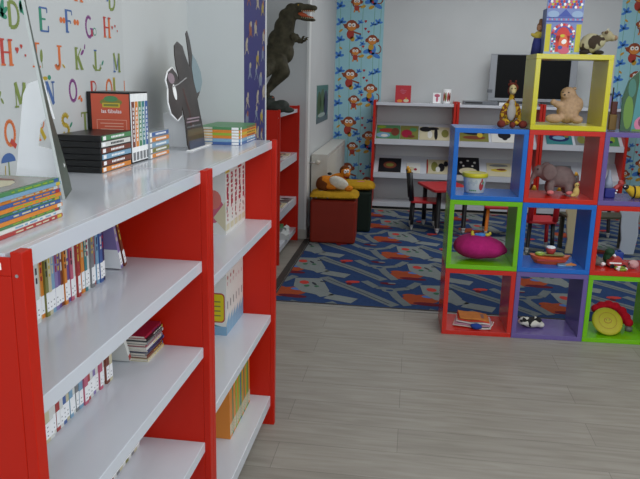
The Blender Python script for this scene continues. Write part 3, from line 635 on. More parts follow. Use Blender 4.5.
# slipcase with DVDs
r_ = thing('dvd_box_set', 'upright black boxed DVD set with an orange cover and coloured spines', 'dvd box', (-.762, 1.812, T1), R(90))
Wt, Dp_, Ht = .125, .124, .193
s_ = MB(); s_.box(0, .002, 0, Wt, Dp_, .003, BLACK).box(0, .002, Ht-.003, Wt, Dp_, Ht, BLACK).box(0, .002, .003, .002, Dp_, Ht-.003, BLACK).box(Wt-.002, .002, .003, Wt, Dp_, Ht-.003, BLACK).box(.002, Dp_-.002, .003, Wt-.002, Dp_, Ht-.003, BLACK)
s_.build('slipcase', r_)
q = Paint((-.0002, 0, 0), (0, 1, 0), (0, 0, 1), (-1, 0, 0), .0003); oc = mat('fables_cover', (206, 92, 66), .3); lt = mat('fables_frame', (226, 170, 150), .4)
q.rect(.004, .003, .112, .188, oc, 1)
for k, (x0, y0, x1, y1) in enumerate(((.012, .02, .098, .0215), (.012, .118, .098, .1195), (.012, .02, .0135, .1195), (.0965, .02, .098, .1195))): q.rect(x0, y0, x1, y1, lt, 2)
for k in range(11):
    if k in (4,): continue
    q.rect(.022, .028+k*.008, .088-(.012 if k % 3 == 0 else 0), .0305+k*.008, lt, 2)
q.ell(.055, .166, .032, .011, cm('olive'), 2); q.ell(.055, .175, .02, .008, cm('green'), 2.5); q.rect(.03, .152, .08, .164, cm('yellow'), 3); q.rect(.034, .155, .076, .161, cm('olive'), 3.5)
q.build('front_cover', r_)
lettering('cover_title', 'las fábulas', .0145, CARD, r_, (-.001, .055, .137), (R(90), 0, R(-90)), .0002, 1)
for i, c in enumerate(['brown', 'orange', 'green', 'teal', 'blue']):
    x0 = .003+i*.0240; dv = MB().box(x0, 0, .004, x0+.0225, .112, Ht-.004, CARD).build('inner_case', r_, bevel=.0015)
    s_ = MB().box(x0+.0015, -.0007, .045, x0+.0205, -.0001, Ht-.025, cm(c)); s_.box(x0+.003, -.0007, .008, x0+.0195, -.0001, .03, cm('grey'))
    for k in range(8): s_.box(x0+.008, -.001, .06+k*.012, x0+.014, -.0007, .068+k*.012, CARD)
    s_.build('spine_print', dv)

# ============================================================ CUBE SHELVES
TH = .0356; CO = Vector((.22, 3.858, 0)); S = .3972; CD = .29; CT = .026
CE = Vector((math.cos(TH), math.sin(TH), 0)); CN = Vector((-math.sin(TH), math.cos(TH), 0))
def cpos(a, d, z): return CO+CE*a+CN*d+Vector((0, 0, z))
CC = dict(red=(198, 36, 20), green=(112, 186, 10), blue=(20, 104, 194), lavender=(104, 88, 150), yellow=(206, 196, 18))
def cube(c, i, j, label):
    t = thing('storage_cube', label, 'storage cube', cpos(i*S, 0, j*S), TH, 'stacked open storage cubes')
    m_ = mat('cube_'+c, CC[c], .22, .5); s = S-.0016
    def ubox(mb, *a): mb.box(*a, m_)
    o = MB(); ubox(o, 0, 0, 0, s, CD, CT); o.build('bottom_panel', t, bevel=.0015)
    o = MB(); ubox(o, 0, 0, s-CT, s, CD, s); o.build('top_panel', t, bevel=.0015)
    for x in (0, s-CT): o = MB(); ubox(o, x, 0, CT+.0002, x+CT, CD, s-CT-.0002); o.build('side_panel', t, bevel=.0015)
    return t
NM = [('red', 0, 0, 'red open cube, bottom left of the stack, holding a pile of cloths'), ('lavender', 1, 0, 'purple open cube on the floor, middle of the bottom row'), ('green', 2, 0, 'green open cube on the floor at the right, holding a yellow disc toy'),
      ('green', 0, 1, 'green open cube in the left column holding the pink cushion'), ('blue', 1, 1, 'blue open cube in the middle holding a toy boat'), ('red', 2, 1, 'red open cube in the right column holding mixed small toys'),
      ('blue', 0, 2, 'blue open cube, top of the left column, holding the white bucket'), ('red', 1, 2, 'red open cube holding the grey toy elephant, below the yellow cube'), ('lavender', 2, 2, 'purple open cube, upper one at the right edge'),
      ('yellow', 1, 3, 'yellow open cube on top of the stack holding a beige bear')]
for c, i, j, l in NM: cube(c, i, j, l)
def base(i, j): return j*S+CT+.0005     # inner floor height
def put(name, label, cat, a, d, z, rz=0, group=None): return thing(name, label, cat, cpos(a, d, z), TH+rz, group)

# bucket
t = put('toy_bucket', 'white tub with a yellow lid and red print, in the blue cube', 'bucket', .142, .13, base(0, 2))
bw = mat('bucket_white', (205, 208, 200), .35)
MB().lathe([(.052, 0), (.055, .003), (.066, .095), (.067, .1)], bw, n=32).build('tub', t)
MB().lathe([(.070, .088), (.0735, .09), (.0735, .104), (.070, .112), (.060, .113), (.058, .110)], mat('lid_yellow', (200, 190, 30), .35), n=32).build('lid', t)
q = MB(); 
def on_tub(a0, z_, rx, ry, m_, e=.0008, n=12):
    pts = []
    for k in range(n):
        tt = 2*PI*k/n; zz = z_+ry*math.sin(tt); rad = .0547+(zz/.095)*.0115+e; an = a0+rx*math.cos(tt)/rad; pts.append((rad*math.cos(an), rad*math.sin(an), zz))
    q.add(pts, [tuple(range(n))], m_)
on_tub(-1.0, .045, .015, .028, cm('red')); on_tub(-1.0, .076, .006, .008, cm('red')); on_tub(-.85, .06, .006, .01, cm('green'), .0012)
for k in range(4): on_tub(-2.1+k*.18, .016, .005, .004, cm('green')); on_tub(-2.2+k*.22, .055+.01*(k % 2), .008, .012, mat('pale_print2', (176, 186, 186), .5))
q.build('printed_label', t)

# pink cushion
def cushion(name, label, cat, t, rx, ry, rz_, mt, part='cushion_cover'):
    vs = []; nu, nv = 40, 16
    for j in range(nv+1):
        ph = -PI/2+PI*j/nv
        for i in range(nu):
            th = 2*PI*i/nu; c_ = math.cos(ph)**.6 if math.cos(ph) > 0 else 0; w_ = 1+.03*math.sin(th*9)
            vs.append((rx*c_*math.cos(th)*w_, ry*c_*math.sin(th)*w_, rz_*math.sin(ph)*(1-.25*c_**4)))
    mb = MB(); mb.add(vs, [(j*nu+i, j*nu+(i+1) % nu, (j+1)*nu+(i+1) % nu, (j+1)*nu+i) for j in range(nv) for i in range(nu)], mt, True)
    return mb.build(part, t)
t = put('round_cushion', 'magenta pink plush cushion lying in the green cube', 'cushion', .195, .145, base(0, 1)+.078)
blob('cushion_cover', [((-.015, 0, 0), (.135, .12, .074)), ((.06, 0, -.010), (.095, .10, .058)), ((.118, 0, -.020), (.050, .05, .030))], mat('magenta_plush', (172, 34, 108), .9, .2, .08, 60), t, .008, 8)
t = put('plush_figure', 'tiny blue and yellow toy lying on the pink cushion', 'toy', .20, .12, base(0, 1)+.142)
blob('body', [((0, 0, .008), (.028, .018, .013)), ((-.025, 0, .008), (.014, .012, .010))], mat('toy_blue', (60, 130, 210), .6), t, .004, 3)
blob('limbs', [((.035, 0, .010), (.016, .010, .010)), ((.05, .0, .018), (.010, .008, .012)), ((-.05, 0, .015), (.010, .010, .018)), ((-.043, 0, .003), (.016, .008, .007))], mat('toy_yellow', (210, 190, 60), .6), t, .004, 3)

# cloth pile in the red cube
cl = [((190, 120, 60), 'tan'), ((196, 70, 50), 'red'), ((205, 200, 196), 'white'), ((190, 140, 160), 'pink'), ((206, 200, 190), 'pale')]
for k, (c_, nm) in enumerate(reversed(cl)):
    t = put('cloth_book', '%s soft cloth book, %s from the bottom of the pile in the red cube' % (nm, ORD[k]), 'cloth book', .19, .11, base(0, 0)+.002+k*.0115, R(-12+3*k), 'cloth books in the bottom red cube')
    n = 14; pts = []
    mb = MB(); W_ = .22-.012*k; D_ = .13
    vs = []
    for i in range(n+1):
        x = -W_/2+W_*i/n; zz = .006*math.sin(i*.5+k)*((i/n)) + .010*(1-i/n)**2*(1 if k > 1 else .3)
        for y_ in (-D_/2, D_/2):
            for h_ in (0, .009): vs.append((x, y_, zz+h_))
    fs = []
    for i in range(n):
        a = i*4; b_ = a+4; fs += [(a, b_, b_+1, a+1), (a+2, a+3, b_+3, b_+2), (a+1, b_+1, b_+3, a+3), (a, a+2, b_+2, b_)]
    fs += [(0, 1, 3, 2), (n*4, n*4+2, n*4+3, n*4+1)]
    mb.add(vs, fs, mat('cloth_'+nm, c_, .9, .2, .1, 40)); mb.build('cloth_pages', t, bevel=.003)
    if k == 4: mb = MB().box(-.05, -.04, .0101, .06, .03, .0106, cm('brown')); mb.build('cover_picture', t)
t = put('blue_pompom', 'small blue pompom with a thin white cord in front of the cloth pile', 'toy', .20, .03, base(0, 0)+.02)
blob('pompom', [((0, 0, 0), (.028, .016, .020)), ((-.02, 0, .004), (.014, .012, .012)), ((.02, 0, -.002), (.015, .012, .014))], mat('pompom_blue', (30, 62, 140), .95), t, .004, 2)
mb = MB(); pp = [(.02, 0, -.005), (.05, -.002, -.014), (.075, 0, -.008), (.092, 0, .012), (.10, .01, .03)]
for a, b_ in zip(pp, pp[1:]): mb.tube(a, b_, .0015, .0015, CARD, 8)
mb.build('cord', t)

# elephant (facing left)
EG = mat('elephant_grey', (122, 106, 104), .95, .1, .1, 50); EP = mat('elephant_pink', (210, 120, 120), .9)
t = put('toy_elephant', 'grey plush elephant with pale belly standing in the red cube', 'soft toy', .60, .15, base(1, 2)+.007)
blob('body', [((.02, 0, .095), (.075, .055, .062)), ((.055, .0, .075), (.05, .05, .05)), ((-.055, 0, .115), (.05, .045, .048)), ((-.10, 0, .125), (.035, .03, .034)),
   ((-.04, -.035, .035), (.022, .022, .042)), ((-.035, .035, .035), (.022, .022, .042)), ((.065, -.035, .030), (.026, .022, .036)), ((.06, .035, .03), (.026, .022, .036)),
   ((-.128, 0, .10), (.016, .014, .030), (0, .3, 0)), ((-.143, 0, .065), (.012, .011, .026), (0, .2, 0)), ((-.15, 0, .035), (.010, .010, .02))], EG, t, .006, 5)
for d in (-1, 1):
    blob('ear', [((-.055, d*.050, .125), (.040, .010, .048), (0, 0, d*.35))], EG, t, .005, 2)
MB().ball((-.115, -.030, .138), .005, BLACK).ball((-.115, .030, .138), .005, BLACK).build('eyes', t)
MB().ball((.115, 0, .085), (.008, .006, .02), EG).ball((.12, 0, .064), (.008, .006, .006), EP).build('tail', t)
mb = MB()
for x, y_ in ((-.04, -.048), (.065, -.048)): mb.ball((x, y_-.004, .012), (.020, .012, .012), EP)
mb.build('foot_pads', t)
t = put('plush_keyring', 'small yellow and cream toy beside the elephant in the red cube', 'soft toy', .695, .08, base(1, 2))
blob('body', [((0, 0, .03), (.018, .014, .030)), ((0, 0, .068), (.014, .013, .015)), ((-.015, 0, .01), (.016, .012, .010))], mat('toy_cream', (206, 186, 110), .9), t, .004, 3)
MB().ball((-.004, -.013, .07), .003, BLACK).ball((.006, -.013, .07), .003, BLACK).build('eyes', t)

# boat
t = put('toy_boat', 'orange and red toy boat with a cup, in the blue cube', 'toy', .60, .13, base(1, 1))
mb = MB(); OR = mat('boat_orange', (214, 92, 40), .5); n = 18
vs = []
for j, (zz, sc) in enumerate(((0, .72), (.018, .9), (.040, 1.0))):
    for i in range(n*2):
        th = 2*PI*i/(n*2); x = math.cos(th)*.115*sc; y_ = math.sin(th)*.055*sc*(1-.35*max(0, math.cos(th))**2); vs.append((x, y_, zz+.010*abs(math.cos(th))**3*(j/2)))
m2 = n*2
mb.add(vs, [(j*m2+i, j*m2+(i+1) % m2, (j+1)*m2+(i+1) % m2, (j+1)*m2+i) for j in range(2) for i in range(m2)]+[tuple(range(m2-1, -1, -1)), tuple(range(2*m2, 3*m2))], OR); mb.build('hull', t)
MB().box(-.08, -.056, .022, .08, -.050, .032, cm('red')).box(-.085, .050, .022, .08, .056, .032, cm('red')).build('side_stripe', t)
MB().ball((-.055, 0, .052), (.03, .03, .012), cm('lime green')).build('green_seat', t)
MB().box(-.05, -.03, .05, .075, .03, .057, cm('olive')).build('deck', t)
t = put('toy_cup', 'small red cup with a white top standing on the toy boat', 'toy', .60, .12, base(1, 1)+.0575)
MB().lathe([(.018, 0), (.026, .012), (.028, .026), (.026, .034)], cm('red')).build('cup', t)
MB().lathe([(.0255, .0345), (.0265, .037), (.022, .043), (.006, .046)], CARD).build('top', t)
t = put('toy_blocks', 'flat coloured foam pieces lying under the toy boat\'s bow', 'toy', .685, .08, base(1, 1))
MB().box(-.05, -.02, 0, .03, .03, .008, cm('light blue')).build('foam_piece', t, bevel=.002); MB().prism([(-.01, -.03), (.05, -.02), (.03, .02)], .0085, .015, cm('orange')).build('foam_piece', t)

# cow pieces
COW = patchy('cow_patches', (26, 24, 24), (214, 210, 196), 26, .44)
COW2 = patchy('cow_patches_brown', (58, 46, 34), (176, 170, 138), 17, .44)
t = put('cow_plush', 'black and white spotted plush lying flat in the purple floor cube', 'soft toy', .530, .13, base(1, 0))
blob('body', [((0, 0, .030), (.060, .045, .030)), ((.03, .0, .035), (.035, .04, .030)), ((-.045, -.01, .036), (.028, .028, .028)), ((.055, 0, .018), (.025, .03, .016))], COW, t, .005, 4)
for d in (-1, 1): blob('ear', [((-.06, d*.03, .045), (.012, .012, .008))], cm('black'), t, .004, 1)
MB().ball((-.071, -.012, .034), (.006, .014, .010), mat('muzzle_pink', (206, 170, 150), .8)).build('muzzle', t)

# bear in the yellow cube (seen from behind, turned right)
BG = mat('bear_beige', (180, 150, 122), .95, .1, .12, 70, bump=.3)
t = put('teddy_bear', 'beige teddy bear sitting inside the yellow cube', 'soft toy', .615, .14, base(1, 3)+.006)
blob('body', [((.005, 0, .065), (.062, .055, .070)), ((-.005, -.01, .158), (.042, .040, .038)), ((.01, 0, .115), (.052, .046, .055)), ((-.075, -.045, .025), (.050, .028, .026)), ((.045, -.045, .022), (.035, .035, .023)),
   ((-.055, -.02, .100), (.036, .022, .020), (0, .3, 0)), ((-.085, -.035, .112), (.018, .016, .018)), ((.058, -.015, .100), (.022, .022, .040)), ((-.03, -.035, .150), (.020, .020, .018))], BG, t, .006, 6)
for x in (.028,): blob('ear', [((x, .0, .186), (.012, .010, .010))], BG, t, .004, 1)
MB().ball((-.040, -.038, .165), .004, BLACK).ball((-.012, -.047, .166), .004, BLACK).ball((-.034, -.056, .153), (.006, .004, .004), BLACK).build('face', t)

# giraffe plush on the blue cube
GF = patchy('giraffe_spots', (118, 62, 24), (204, 164, 36), 60, .47); GB = mat('giraffe_brown', (112, 40, 26), .9)
t = put('giraffe_plush', 'yellow spotted giraffe soft toy sitting on the blue cube beside the yellow one', 'soft toy', .310, .14, 3*S+.0005)
t.scale = (.93, 1, 1)
blob('body', [((0, 0, .075), (.038, .034, .055)), ((0, -.005, .125), (.030, .028, .035)), ((-.045, -.01, .085), (.016, .018, .050), (0, .25, 0)), ((.045, -.01, .085), (.016, .018, .050), (0, -.25, 0)),
   ((-.04, -.05, .030), (.022, .045, .020), (0, 0, .5)), ((.04, -.05, .030), (.022, .045, .020), (0, 0, -.5)), ((0, -.008, .165), (.016, .016, .035))], GF, t, .005, 4)
blob('head', [((0, -.02, .205), (.022, .024, .028)), ((0, -.038, .195), (.016, .018, .014))], mat('giraffe_face', (206, 190, 140), .9), t, .004, 3)
blob('mane', [((0, .012, .20), (.026, .014, .030)), ((0, .005, .232), (.028, .014, .012)), ((.022, .004, .215), (.016, .01, .018))], GB, t, .005, 2)
for d in (-1, 1):
    MB().tube((d*.012, -.01, .225), (d*.016, -.01, .248), .003, .003, GB).ball((d*.016, -.01, .250), .006, GB).build('horn', t)
    blob('foot', [((d*.062, -.088, .022), (.026, .020, .022))], GB, t, .005, 2)
    MB().ball((d*.009, -.040, .212), .004, BLACK).build('eye', t)
blob('belly', [((0, -.032, .085), (.026, .012, .05)), ((0, -.03, .135), (.018, .010, .020))], mat('belly_grey', (176, 172, 168), .9), t, .004, 2)
blob('centre_foot', [((.0, -.10, .018), (.018, .016, .018))], GB, t, .005, 2)

# castle box on the yellow cube
t = put('toy_castle_box', 'colourful toy castle box with a red arched gate on the yellow cube', 'toy box', .450, .105, 4*S+.0005)
Wc, Dc, Hc = .190, .10, .235
kv = dict(wt=mat('castle_blue', (120, 136, 190), .4), y=mat('castle_yellow', (200, 190, 20), .4), r=mat('castle_red', (205, 44, 34), .4), o=mat('castle_orange', (222, 96, 44), .4), b=mat('castle_deep_blue', (56, 78, 168), .4), g=mat('castle_green', (70, 140, 90), .4), w=CARD, p=mat('castle_pink', (206, 90, 120), .4), lb=mat('castle_sky', (150, 176, 210), .4))
MB().box(0, 0, 0, Wc, Dc, Hc, kv['wt']).build('box', t, bevel=.002)
roof = [(0, Hc), (0, Hc+.075), (.022, Hc+.085), (.045, Hc+.082), (.05, Hc+.105), (.075, Hc+.11), (.0975, Hc+.125), (.12, Hc+.11), (.145, Hc+.105), (.15, Hc+.082), (.173, Hc+.085), (Wc, Hc+.075), (Wc, Hc)]
MB().prism([(x, z_) for x, z_ in roof], .004, .012, kv['wt'], 1).build('roof_board', t)
q = Paint((0, -.0002, 0), (1, 0, 0), (0, 0, 1), (0, -1, 0), .0004)
q.rect(.003, .012, .030, .155, kv['y'], 1); q.rect(Wc-.03, .012, Wc-.003, .155, kv['y'], 1); q.rect(0, 0, Wc, .012, kv['lb'], 1)
q.rect(.034, .0, Wc-.034, .10, kv['lb'], 1.2); q.ell(Wc/2, .10, .064, .060, kv['b'], 1.3, 0, 20)
for k in range(13):
    a = R(8+k*13.5); q.ell(Wc/2+.056*math.cos(a), .10+.052*math.sin(a), .008, .008, (kv['r'], kv['w'], kv['p'])[k % 3], 2, 0, 8)
for k in range(8):
    for x in (.041, .054, Wc-.054, Wc-.041): q.ell(x, .014+k*.013, .0052, .0055, (kv['r'], kv['w'], kv['g'], kv['b'])[(k+int(x*100)) % 4], 2, 0, 8)
q.ell(Wc/2, .095, .036, .045, kv['r'], 3, 0, 20); q.rect(Wc/2-.036, .012, Wc/2+.036, .095, kv['r'], 3); q.ell(Wc/2+.004, .06, .024, .045, kv['o'], 4); q.ell(Wc/2+.008, .065, .014, .012, kv['w'], 5, .7); q.ell(Wc/2-.003, .095, .012, .008, kv['y'], 5); q.ell(Wc/2+.01, .02, .03, .02, kv['p'], 5); q.ell(Wc/2-.01, .035, .012, .010, kv['b'], 5.5)
q.rect(0, .165, Wc, .172, kv['b'], 2); q.rect(0, .185, Wc, .190, kv['b'], 2)
for k in range(16): q.rect(.004+k*.012, .174, .010+k*.012, .183, (kv['lb'], kv['p'])[k % 2], 2)
q.ell(.035, .205, .03, .018, kv['lb'], 2); q.ell(.16, .205, .03, .018, kv['lb'], 2); q.poly([(.06, .192), (.0975, .232), (.135, .192)], kv['b'], 2.5)
q.O = q.O+Vector((0, .0038, 0))
q.O = Vector((0, -.0002, 0)); 
q.build('front_print', t)
q = Paint((0, .0036, 0), (1, 0, 0), (0, 0, 1), (0, -1, 0), .0004)
for j in range(7):
    for i in range(15):
        x = .010+i*.0125+(j % 2)*.006; zz = Hc+.006+j*.0145
        lim = Hc+.07 if (x < .045 or x > .15) else Hc+.098
        if zz < lim and x < Wc-.006: q.ell(x, zz, .0068, .0075, (kv['r'], kv['w'], kv['b'], kv['p'], kv['r'], kv['y'], kv['b'])[(i*2+j*3) % 7], 1+((i+j) % 2)*.5, 0, 8)
q.build('roof_print', t)

# wooden figure behind the box
t = put('standing_doll', 'small brown-haired doll in a blue skirt, left behind the castle box', 'doll', .432, .20, 4*S+.0005)
MB().lathe([(.030, 0), (.026, .05), (.020, .085)], mat('doll_blue', (44, 52, 120), .8)).build('skirt', t)
blob('body', [((0, 0, .100), (.020, .016, .024)), ((-.022, -.004, .100), (.020, .010, .010), (0, .5, 0)), ((.018, 0, .105), (.012, .010, .016))], mat('doll_yellow', (190, 170, 70), .9), t, .004, 3)
blob('head', [((.006, 0, .140), (.016, .015, .018))], mat('doll_skin', (176, 130, 96), .8), t, .004, 2)
blob('hair', [((.010, .006, .150), (.018, .016, .018)), ((.013, .008, .175), (.012, .010, .016)), ((.018, .008, .125), (.010, .010, .022))], mat('doll_hair', (126, 88, 60), .9), t, .004, 2)
MB().ball((.001, -.015, .143), .002, BLACK).ball((.010, -.015, .143), .002, BLACK).build('eyes', t)

# cow on the yellow cube
t = put('cow_plush', 'cream cow soft toy with dark patches on the yellow cube beside the castle box', 'soft toy', .715, .11, 4*S+.0005)
blob('body', [((-.018, 0, .060), (.058, .046, .052)), ((.02, 0, .066), (.034, .034, .034)), ((.04, 0, .085), (.026, .024, .024)), ((-.045, 0, .050), (.036, .038, .042))], COW2, t, .005, 4)
blob('head', [((.058, -.006, .098), (.030, .026, .030)), ((.085, -.012, .088), (.020, .022, .018))], mat('cow_cream', (166, 156, 124), .95), t, .005, 3)
MB().ball((.098, -.016, .088), (.012, .018, .014), mat('cow_muzzle', (150, 122, 96), .9)).build('muzzle', t)
for d in (-1, 1):
    blob('ear', [((.045, d*.03-.006, .115), (.010, .014, .008))], mat('cow_ear', (110, 90, 66), .9), t, .004, 1)
    MB().tube((.055, d*.010-.006, .122), (.060, d*.014-.006, .136), .004, .0015, mat('horn', (206, 200, 170), .6)).build('horn', t)
for x, y_ in ((-.055, -.028), (.02, -.028), (-.055, .028), (.02, .028)): blob('leg', [((x, y_, .012), (.026, .015, .012))], mat('hoof_dark', (40, 34, 30), .9), t, .004, 2)

# green book etc on the purple cube
t = put('large_picture_book', 'large green and teal picture book leaning on the top of the right cubes', 'book', .888, .075, 3*S+.001, 0)
t.rotation_euler = (R(-6), 0, TH)
mb = MB().prism([(0, 0), (.24, 0), (.24, .40), (.11, .40), (.085, .33), (.025, .27), (0, .18)], 0, .012, mat('cover_teal', (40, 118, 96), .35), 1); mb.build('cover', t)
MB().prism([(.004, .004), (.235, .004), (.235, .395), (.115, .395), (.09, .325), (.03, .265), (.006, .18)], .0122, .022, PAPER, 1).build('pages', t)
q = Paint((0, -.0002, 0), (1, 0, 0), (0, 0, 1), (0, -1, 0), .0004)
q.poly([(0, 0), (.055, 0), (.085, .33), (.025, .27), (0, .18)], mat('print_forest', (24, 72, 34), .4), 1); q.ell(.035, .1, .025, .09, mat('print_lime', (90, 130, 30), .4), 2); q.ell(.045, .23, .02, .05, mat('print_teal', (50, 110, 96), .4), 2)
q.ell(.12, .04, .05, .045, mat('print_pink', (196, 110, 140), .4), 2); q.ell(.12, .05, .03, .03, mat('print_plum', (120, 50, 80), .4), 3); q.rect(.06, 0, .2, .012, mat('print_lime', (90, 130, 30)), 3.5); q.ell(.10, .25, .02, .12, mat('print_sea', (70, 160, 130), .4), 2, .1); q.ell(.13, .22, .03, .04, mat('print_blue', (40, 90, 150), .4), 3)
q.build('front_print', t)
t = put('wooden_toy_block', 'narrow brown and tan toy piece standing left of the large green book', 'toy', .842, .12, 3*S+.001)
MB().box(0, 0, 0, .038, .03, .085, mat('tan_block', (120, 92, 40), .6)).build('lower_block', t, bevel=.003); MB().box(.004, .002, .0855, .034, .028, .155, mat('brown_block', (84, 34, 28), .6)).build('upper_block', t, bevel=.003)
MB().lathe([(.004, 0), (.004, .07), (.002, .075)], mat('dark_stick', (50, 30, 30), .6), (.006, .014, .1555), 10).build('stick', t)

# toys in purple (2,2)
t = put('toy_rocket', 'blue, white and red plastic toy in the upper purple cube', 'toy', .865, .12, base(2, 2))
MB().box(-.012, -.03, 0, .045, .03, .055, mat('toy_navy', (24, 30, 120), .5)).build('blue_base', t, bevel=.006)
MB().lathe([(.026, 0), (.022, .03), (.010, .07), (.004, .10)], mat('toy_pale', (150, 160, 176), .4), (.010, 0, .0555)).build('white_cone', t)
blob('red_arm', [((.05, -.01, .055), (.014, .012, .030), (0, .7, 0)), ((.075, -.01, .085), (.020, .012, .016), (0, .7, 0))], cm('red'), t, .005, 2)
MB().ball((.05, -.03, .045), .005, CARD).ball((.046, -.03, .03), .005, CARD).build('white_knobs', t)
t = put('bumblebee_toy', 'yellow and black striped toy in the upper purple cube at the right edge', 'soft toy', 1.035, .12, base(2, 2))
blob('body', [((0, 0, .035), (.05, .035, .035)), ((-.045, 0, .05), (.022, .024, .022))], mat('bee_yellow', (206, 170, 40), .9), t, .005, 3)
for x in (-.02, .012, .04): MB().ball((x, 0, .036), (.007, .038, .037), BLACK).build('stripe', t)
blob('head', [((-.065, -.005, .062), (.018, .018, .016))], cm('black'), t, .004, 2); MB().ball((-.075, -.018, .066), .004, CARD).build('eye', t)

# toys in red (2,1)
def tput(name, label, a, d, z, rz=0): return put(name, label, 'toy', a, d, z, rz)
t = tput('toy_car', 'red toy car with a white stripe among the toys in the right red cube', .965, .10, base(2, 1))
mb = MB(); mb.prism([(-.05, .012), (.055, .012), (.055, .035), (.03, .04), (.015, .062), (-.02, .062), (-.035, .04), (-.05, .035)], -.025, .025, cm('red'), 1); mb.build('body', t, bevel=.004)
for x in (-.03, .035):
    for y_ in (-.026, .026): MB().tube((x, y_-.004, .012), (x, y_+.004, .012), .012, .012, BLACK).build('wheel', t)
MB().box(-.045, -.0262, .026, .02, -.0252, .034, CARD).build('side_stripe', t)
t = tput('green_dome', 'dark green rounded toy in the right red cube', .935, .15, base(2, 1)); blob('body', [((0, 0, .045), (.032, .03, .045)), ((0, -.01, .08), (.028, .026, .022))], mat('dark_green_toy', (20, 70, 40), .7), t, .005, 3)
MB().tube((.015, -.035, .07), (.035, -.04, .04), .008, .008, CARD).build('white_trim', t)
t = tput('toy_dog', 'grey and white small plush in the left of the right red cube', .865, .13, base(2, 1)); blob('body', [((0, 0, .025), (.038, .03, .025)), ((-.02, -.01, .05), (.022, .02, .02))], mat('grey_plush', (110, 108, 100), .95, noise=.3, scale=60), t, .005, 3)
MB().ball((.03, -.025, .015), (.014, .012, .010), CARD).build('paw', t); MB().ball((-.026, -.03, .055), .003, BLACK).ball((-.012, -.03, .055), .003, BLACK).build('eyes', t)
t = tput('toy_block', 'blue plastic block behind the red toy car', .985, .20, base(2, 1)); MB().box(-.04, -.03, 0, .04, .03, .07, mat('block_blue', (28, 70, 160), .5)).build('block', t, bevel=.004)
for x in (-.02, .02): MB().lathe([(.010, 0), (.010, .008)], mat('block_blue', (28, 70, 160)), (x, 0, .0702), 14).build('stud', t)
t = tput('toy_ring', 'green and white ring lying over the red toy car', .975, .045, base(2, 1)); mb = MB()
for k in range(18):
    a, b_ = 2*PI*k/18, 2*PI*(k+1)/18; mb.tube((.028*math.cos(a), .028*math.sin(a), .008), (.028*math.cos(b_), .028*math.sin(b_), .008), .007, .007, cm('lime green') if k % 6 < 4 else CARD, 8)
mb.build('ring', t)
t = tput('toy_pig', 'pale pink small toy at the right edge of the right red cube', 1.055, .09, base(2, 1)); blob('body', [((0, 0, .025), (.03, .025, .025)), ((-.02, -.015, .035), (.016, .014, .014))], mat('pig_pink', (206, 160, 160), .8), t, .005, 3); MB().ball((-.032, -.026, .036), (.004, .004, .004), BLACK).build('nose', t)

# yellow disc + red worm in the green cube
t = put('disc_toy', 'yellow round disc toy propped in the green floor cube', 'toy', .955, .10, base(2, 0)+.070)
YD = mat('disc_yellow', (176, 166, 30), .6)
MB().lathe([(.0, -.012), (.070, -.012), (.084, -.006), (.087, 0), (.084, .006), (.070, .010), (.0, .012)], YD, n=40).build('disc', t)
q = Paint((0, 0, .0125), (1, 0, 0), (0, 1, 0), (0, 0, 1), .0003); om = mat('disc_print', (150, 96, 30), .6); q.ell(0, 0, .022, .018, om, 1); q.ell(0, 0, .018, .014, YD, 2); q.ell(-.008, .004, .003, .003, INK, 3); q.ell(.008, .004, .003, .003, INK, 3); q.line(arc(0, 0, .05, .05, 0, 360, 24), .002, om, 1); q.build('face_print', t)
t.rotation_euler = (R(48), 0, TH)
t = put('red_caterpillar', 'red curved plush tube with a grey end behind the yellow disc', 'soft toy', 1.0, .19, base(2, 0))
pts = [(-.09, 0, .115), (-.06, 0, .135), (-.02, 0, .145), (.02, 0, .135), (.06, 0, .11), (.085, -.01, .075), (.10, -.02, .045)]
blob('body', [(p_, (.028, .026, .026)) for p_ in pts]+[((-.02, .01, .06), (.05, .03, .06)), ((.04, .01, .05), (.04, .03, .05))], mat('worm_red', (190, 20, 40), .9, .2, .1, 50), t, .006, 4)
MB().lathe([(.020, 0), (.022, .02), (.014, .028)], mat('grey_end', (110, 110, 104), .7), (.10, -.035, .0)).build('grey_end', t)

# ============================================================ DINOSAUR
DK = mat('dinosaur_skin', (70, 66, 50), .75, .3, .35, 24, bump=.5); DT = mat('mouth_orange', (190, 84, 46), .6); TE = mat('teeth', (206, 190, 150), .5)
t = thing('dinosaur_figure', 'large dark green-brown tyrannosaur figure with open mouth on the alcove bookcase', 'dinosaur', (-1.13, 5.50, 1.1655), 0)
def w2(x, z, y=0): return (x+1.13, y, z-1.1655)
V = [w2(-1.09, 1.60), w2(-1.05, 1.70), w2(-1.03, 1.80), w2(-1.00, 1.89), w2(-.965, 1.935), w2(-1.12, 1.53, -.08), w2(-1.15, 1.46, -.22), w2(-1.17, 1.40, -.38),
     # left leg (near camera)
     w2(-1.06, 1.54, -.075), w2(-1.03, 1.47, -.09), w2(-1.10, 1.385, -.08), w2(-1.16, 1.31, -.08), w2(-1.12, 1.20, -.085), w2(-1.07, 1.185, -.095),
     # right leg
     w2(-1.10, 1.54, .075), w2(-1.09, 1.45, .09), w2(-1.16, 1.36, .08), w2(-1.20, 1.30, .08), w2(-1.15, 1.20, .085), w2(-1.09, 1.185, .09)]
Ed = [(0, 1), (1, 2), (2, 3), (3, 4), (0, 5), (5, 6), (6, 7), (0, 8), (8, 9), (9, 10), (10, 11), (11, 12), (12, 13), (0, 14), (14, 15), (15, 16), (16, 17), (17, 18), (18, 19)]
Rd = [(.085, .10), (.085, .10), (.072, .082), (.055, .06), (.045, .05), .07, .045, .018, .062, .058, .036, .024, .020, .018, .06, .055, .034, .024, .02, .018]
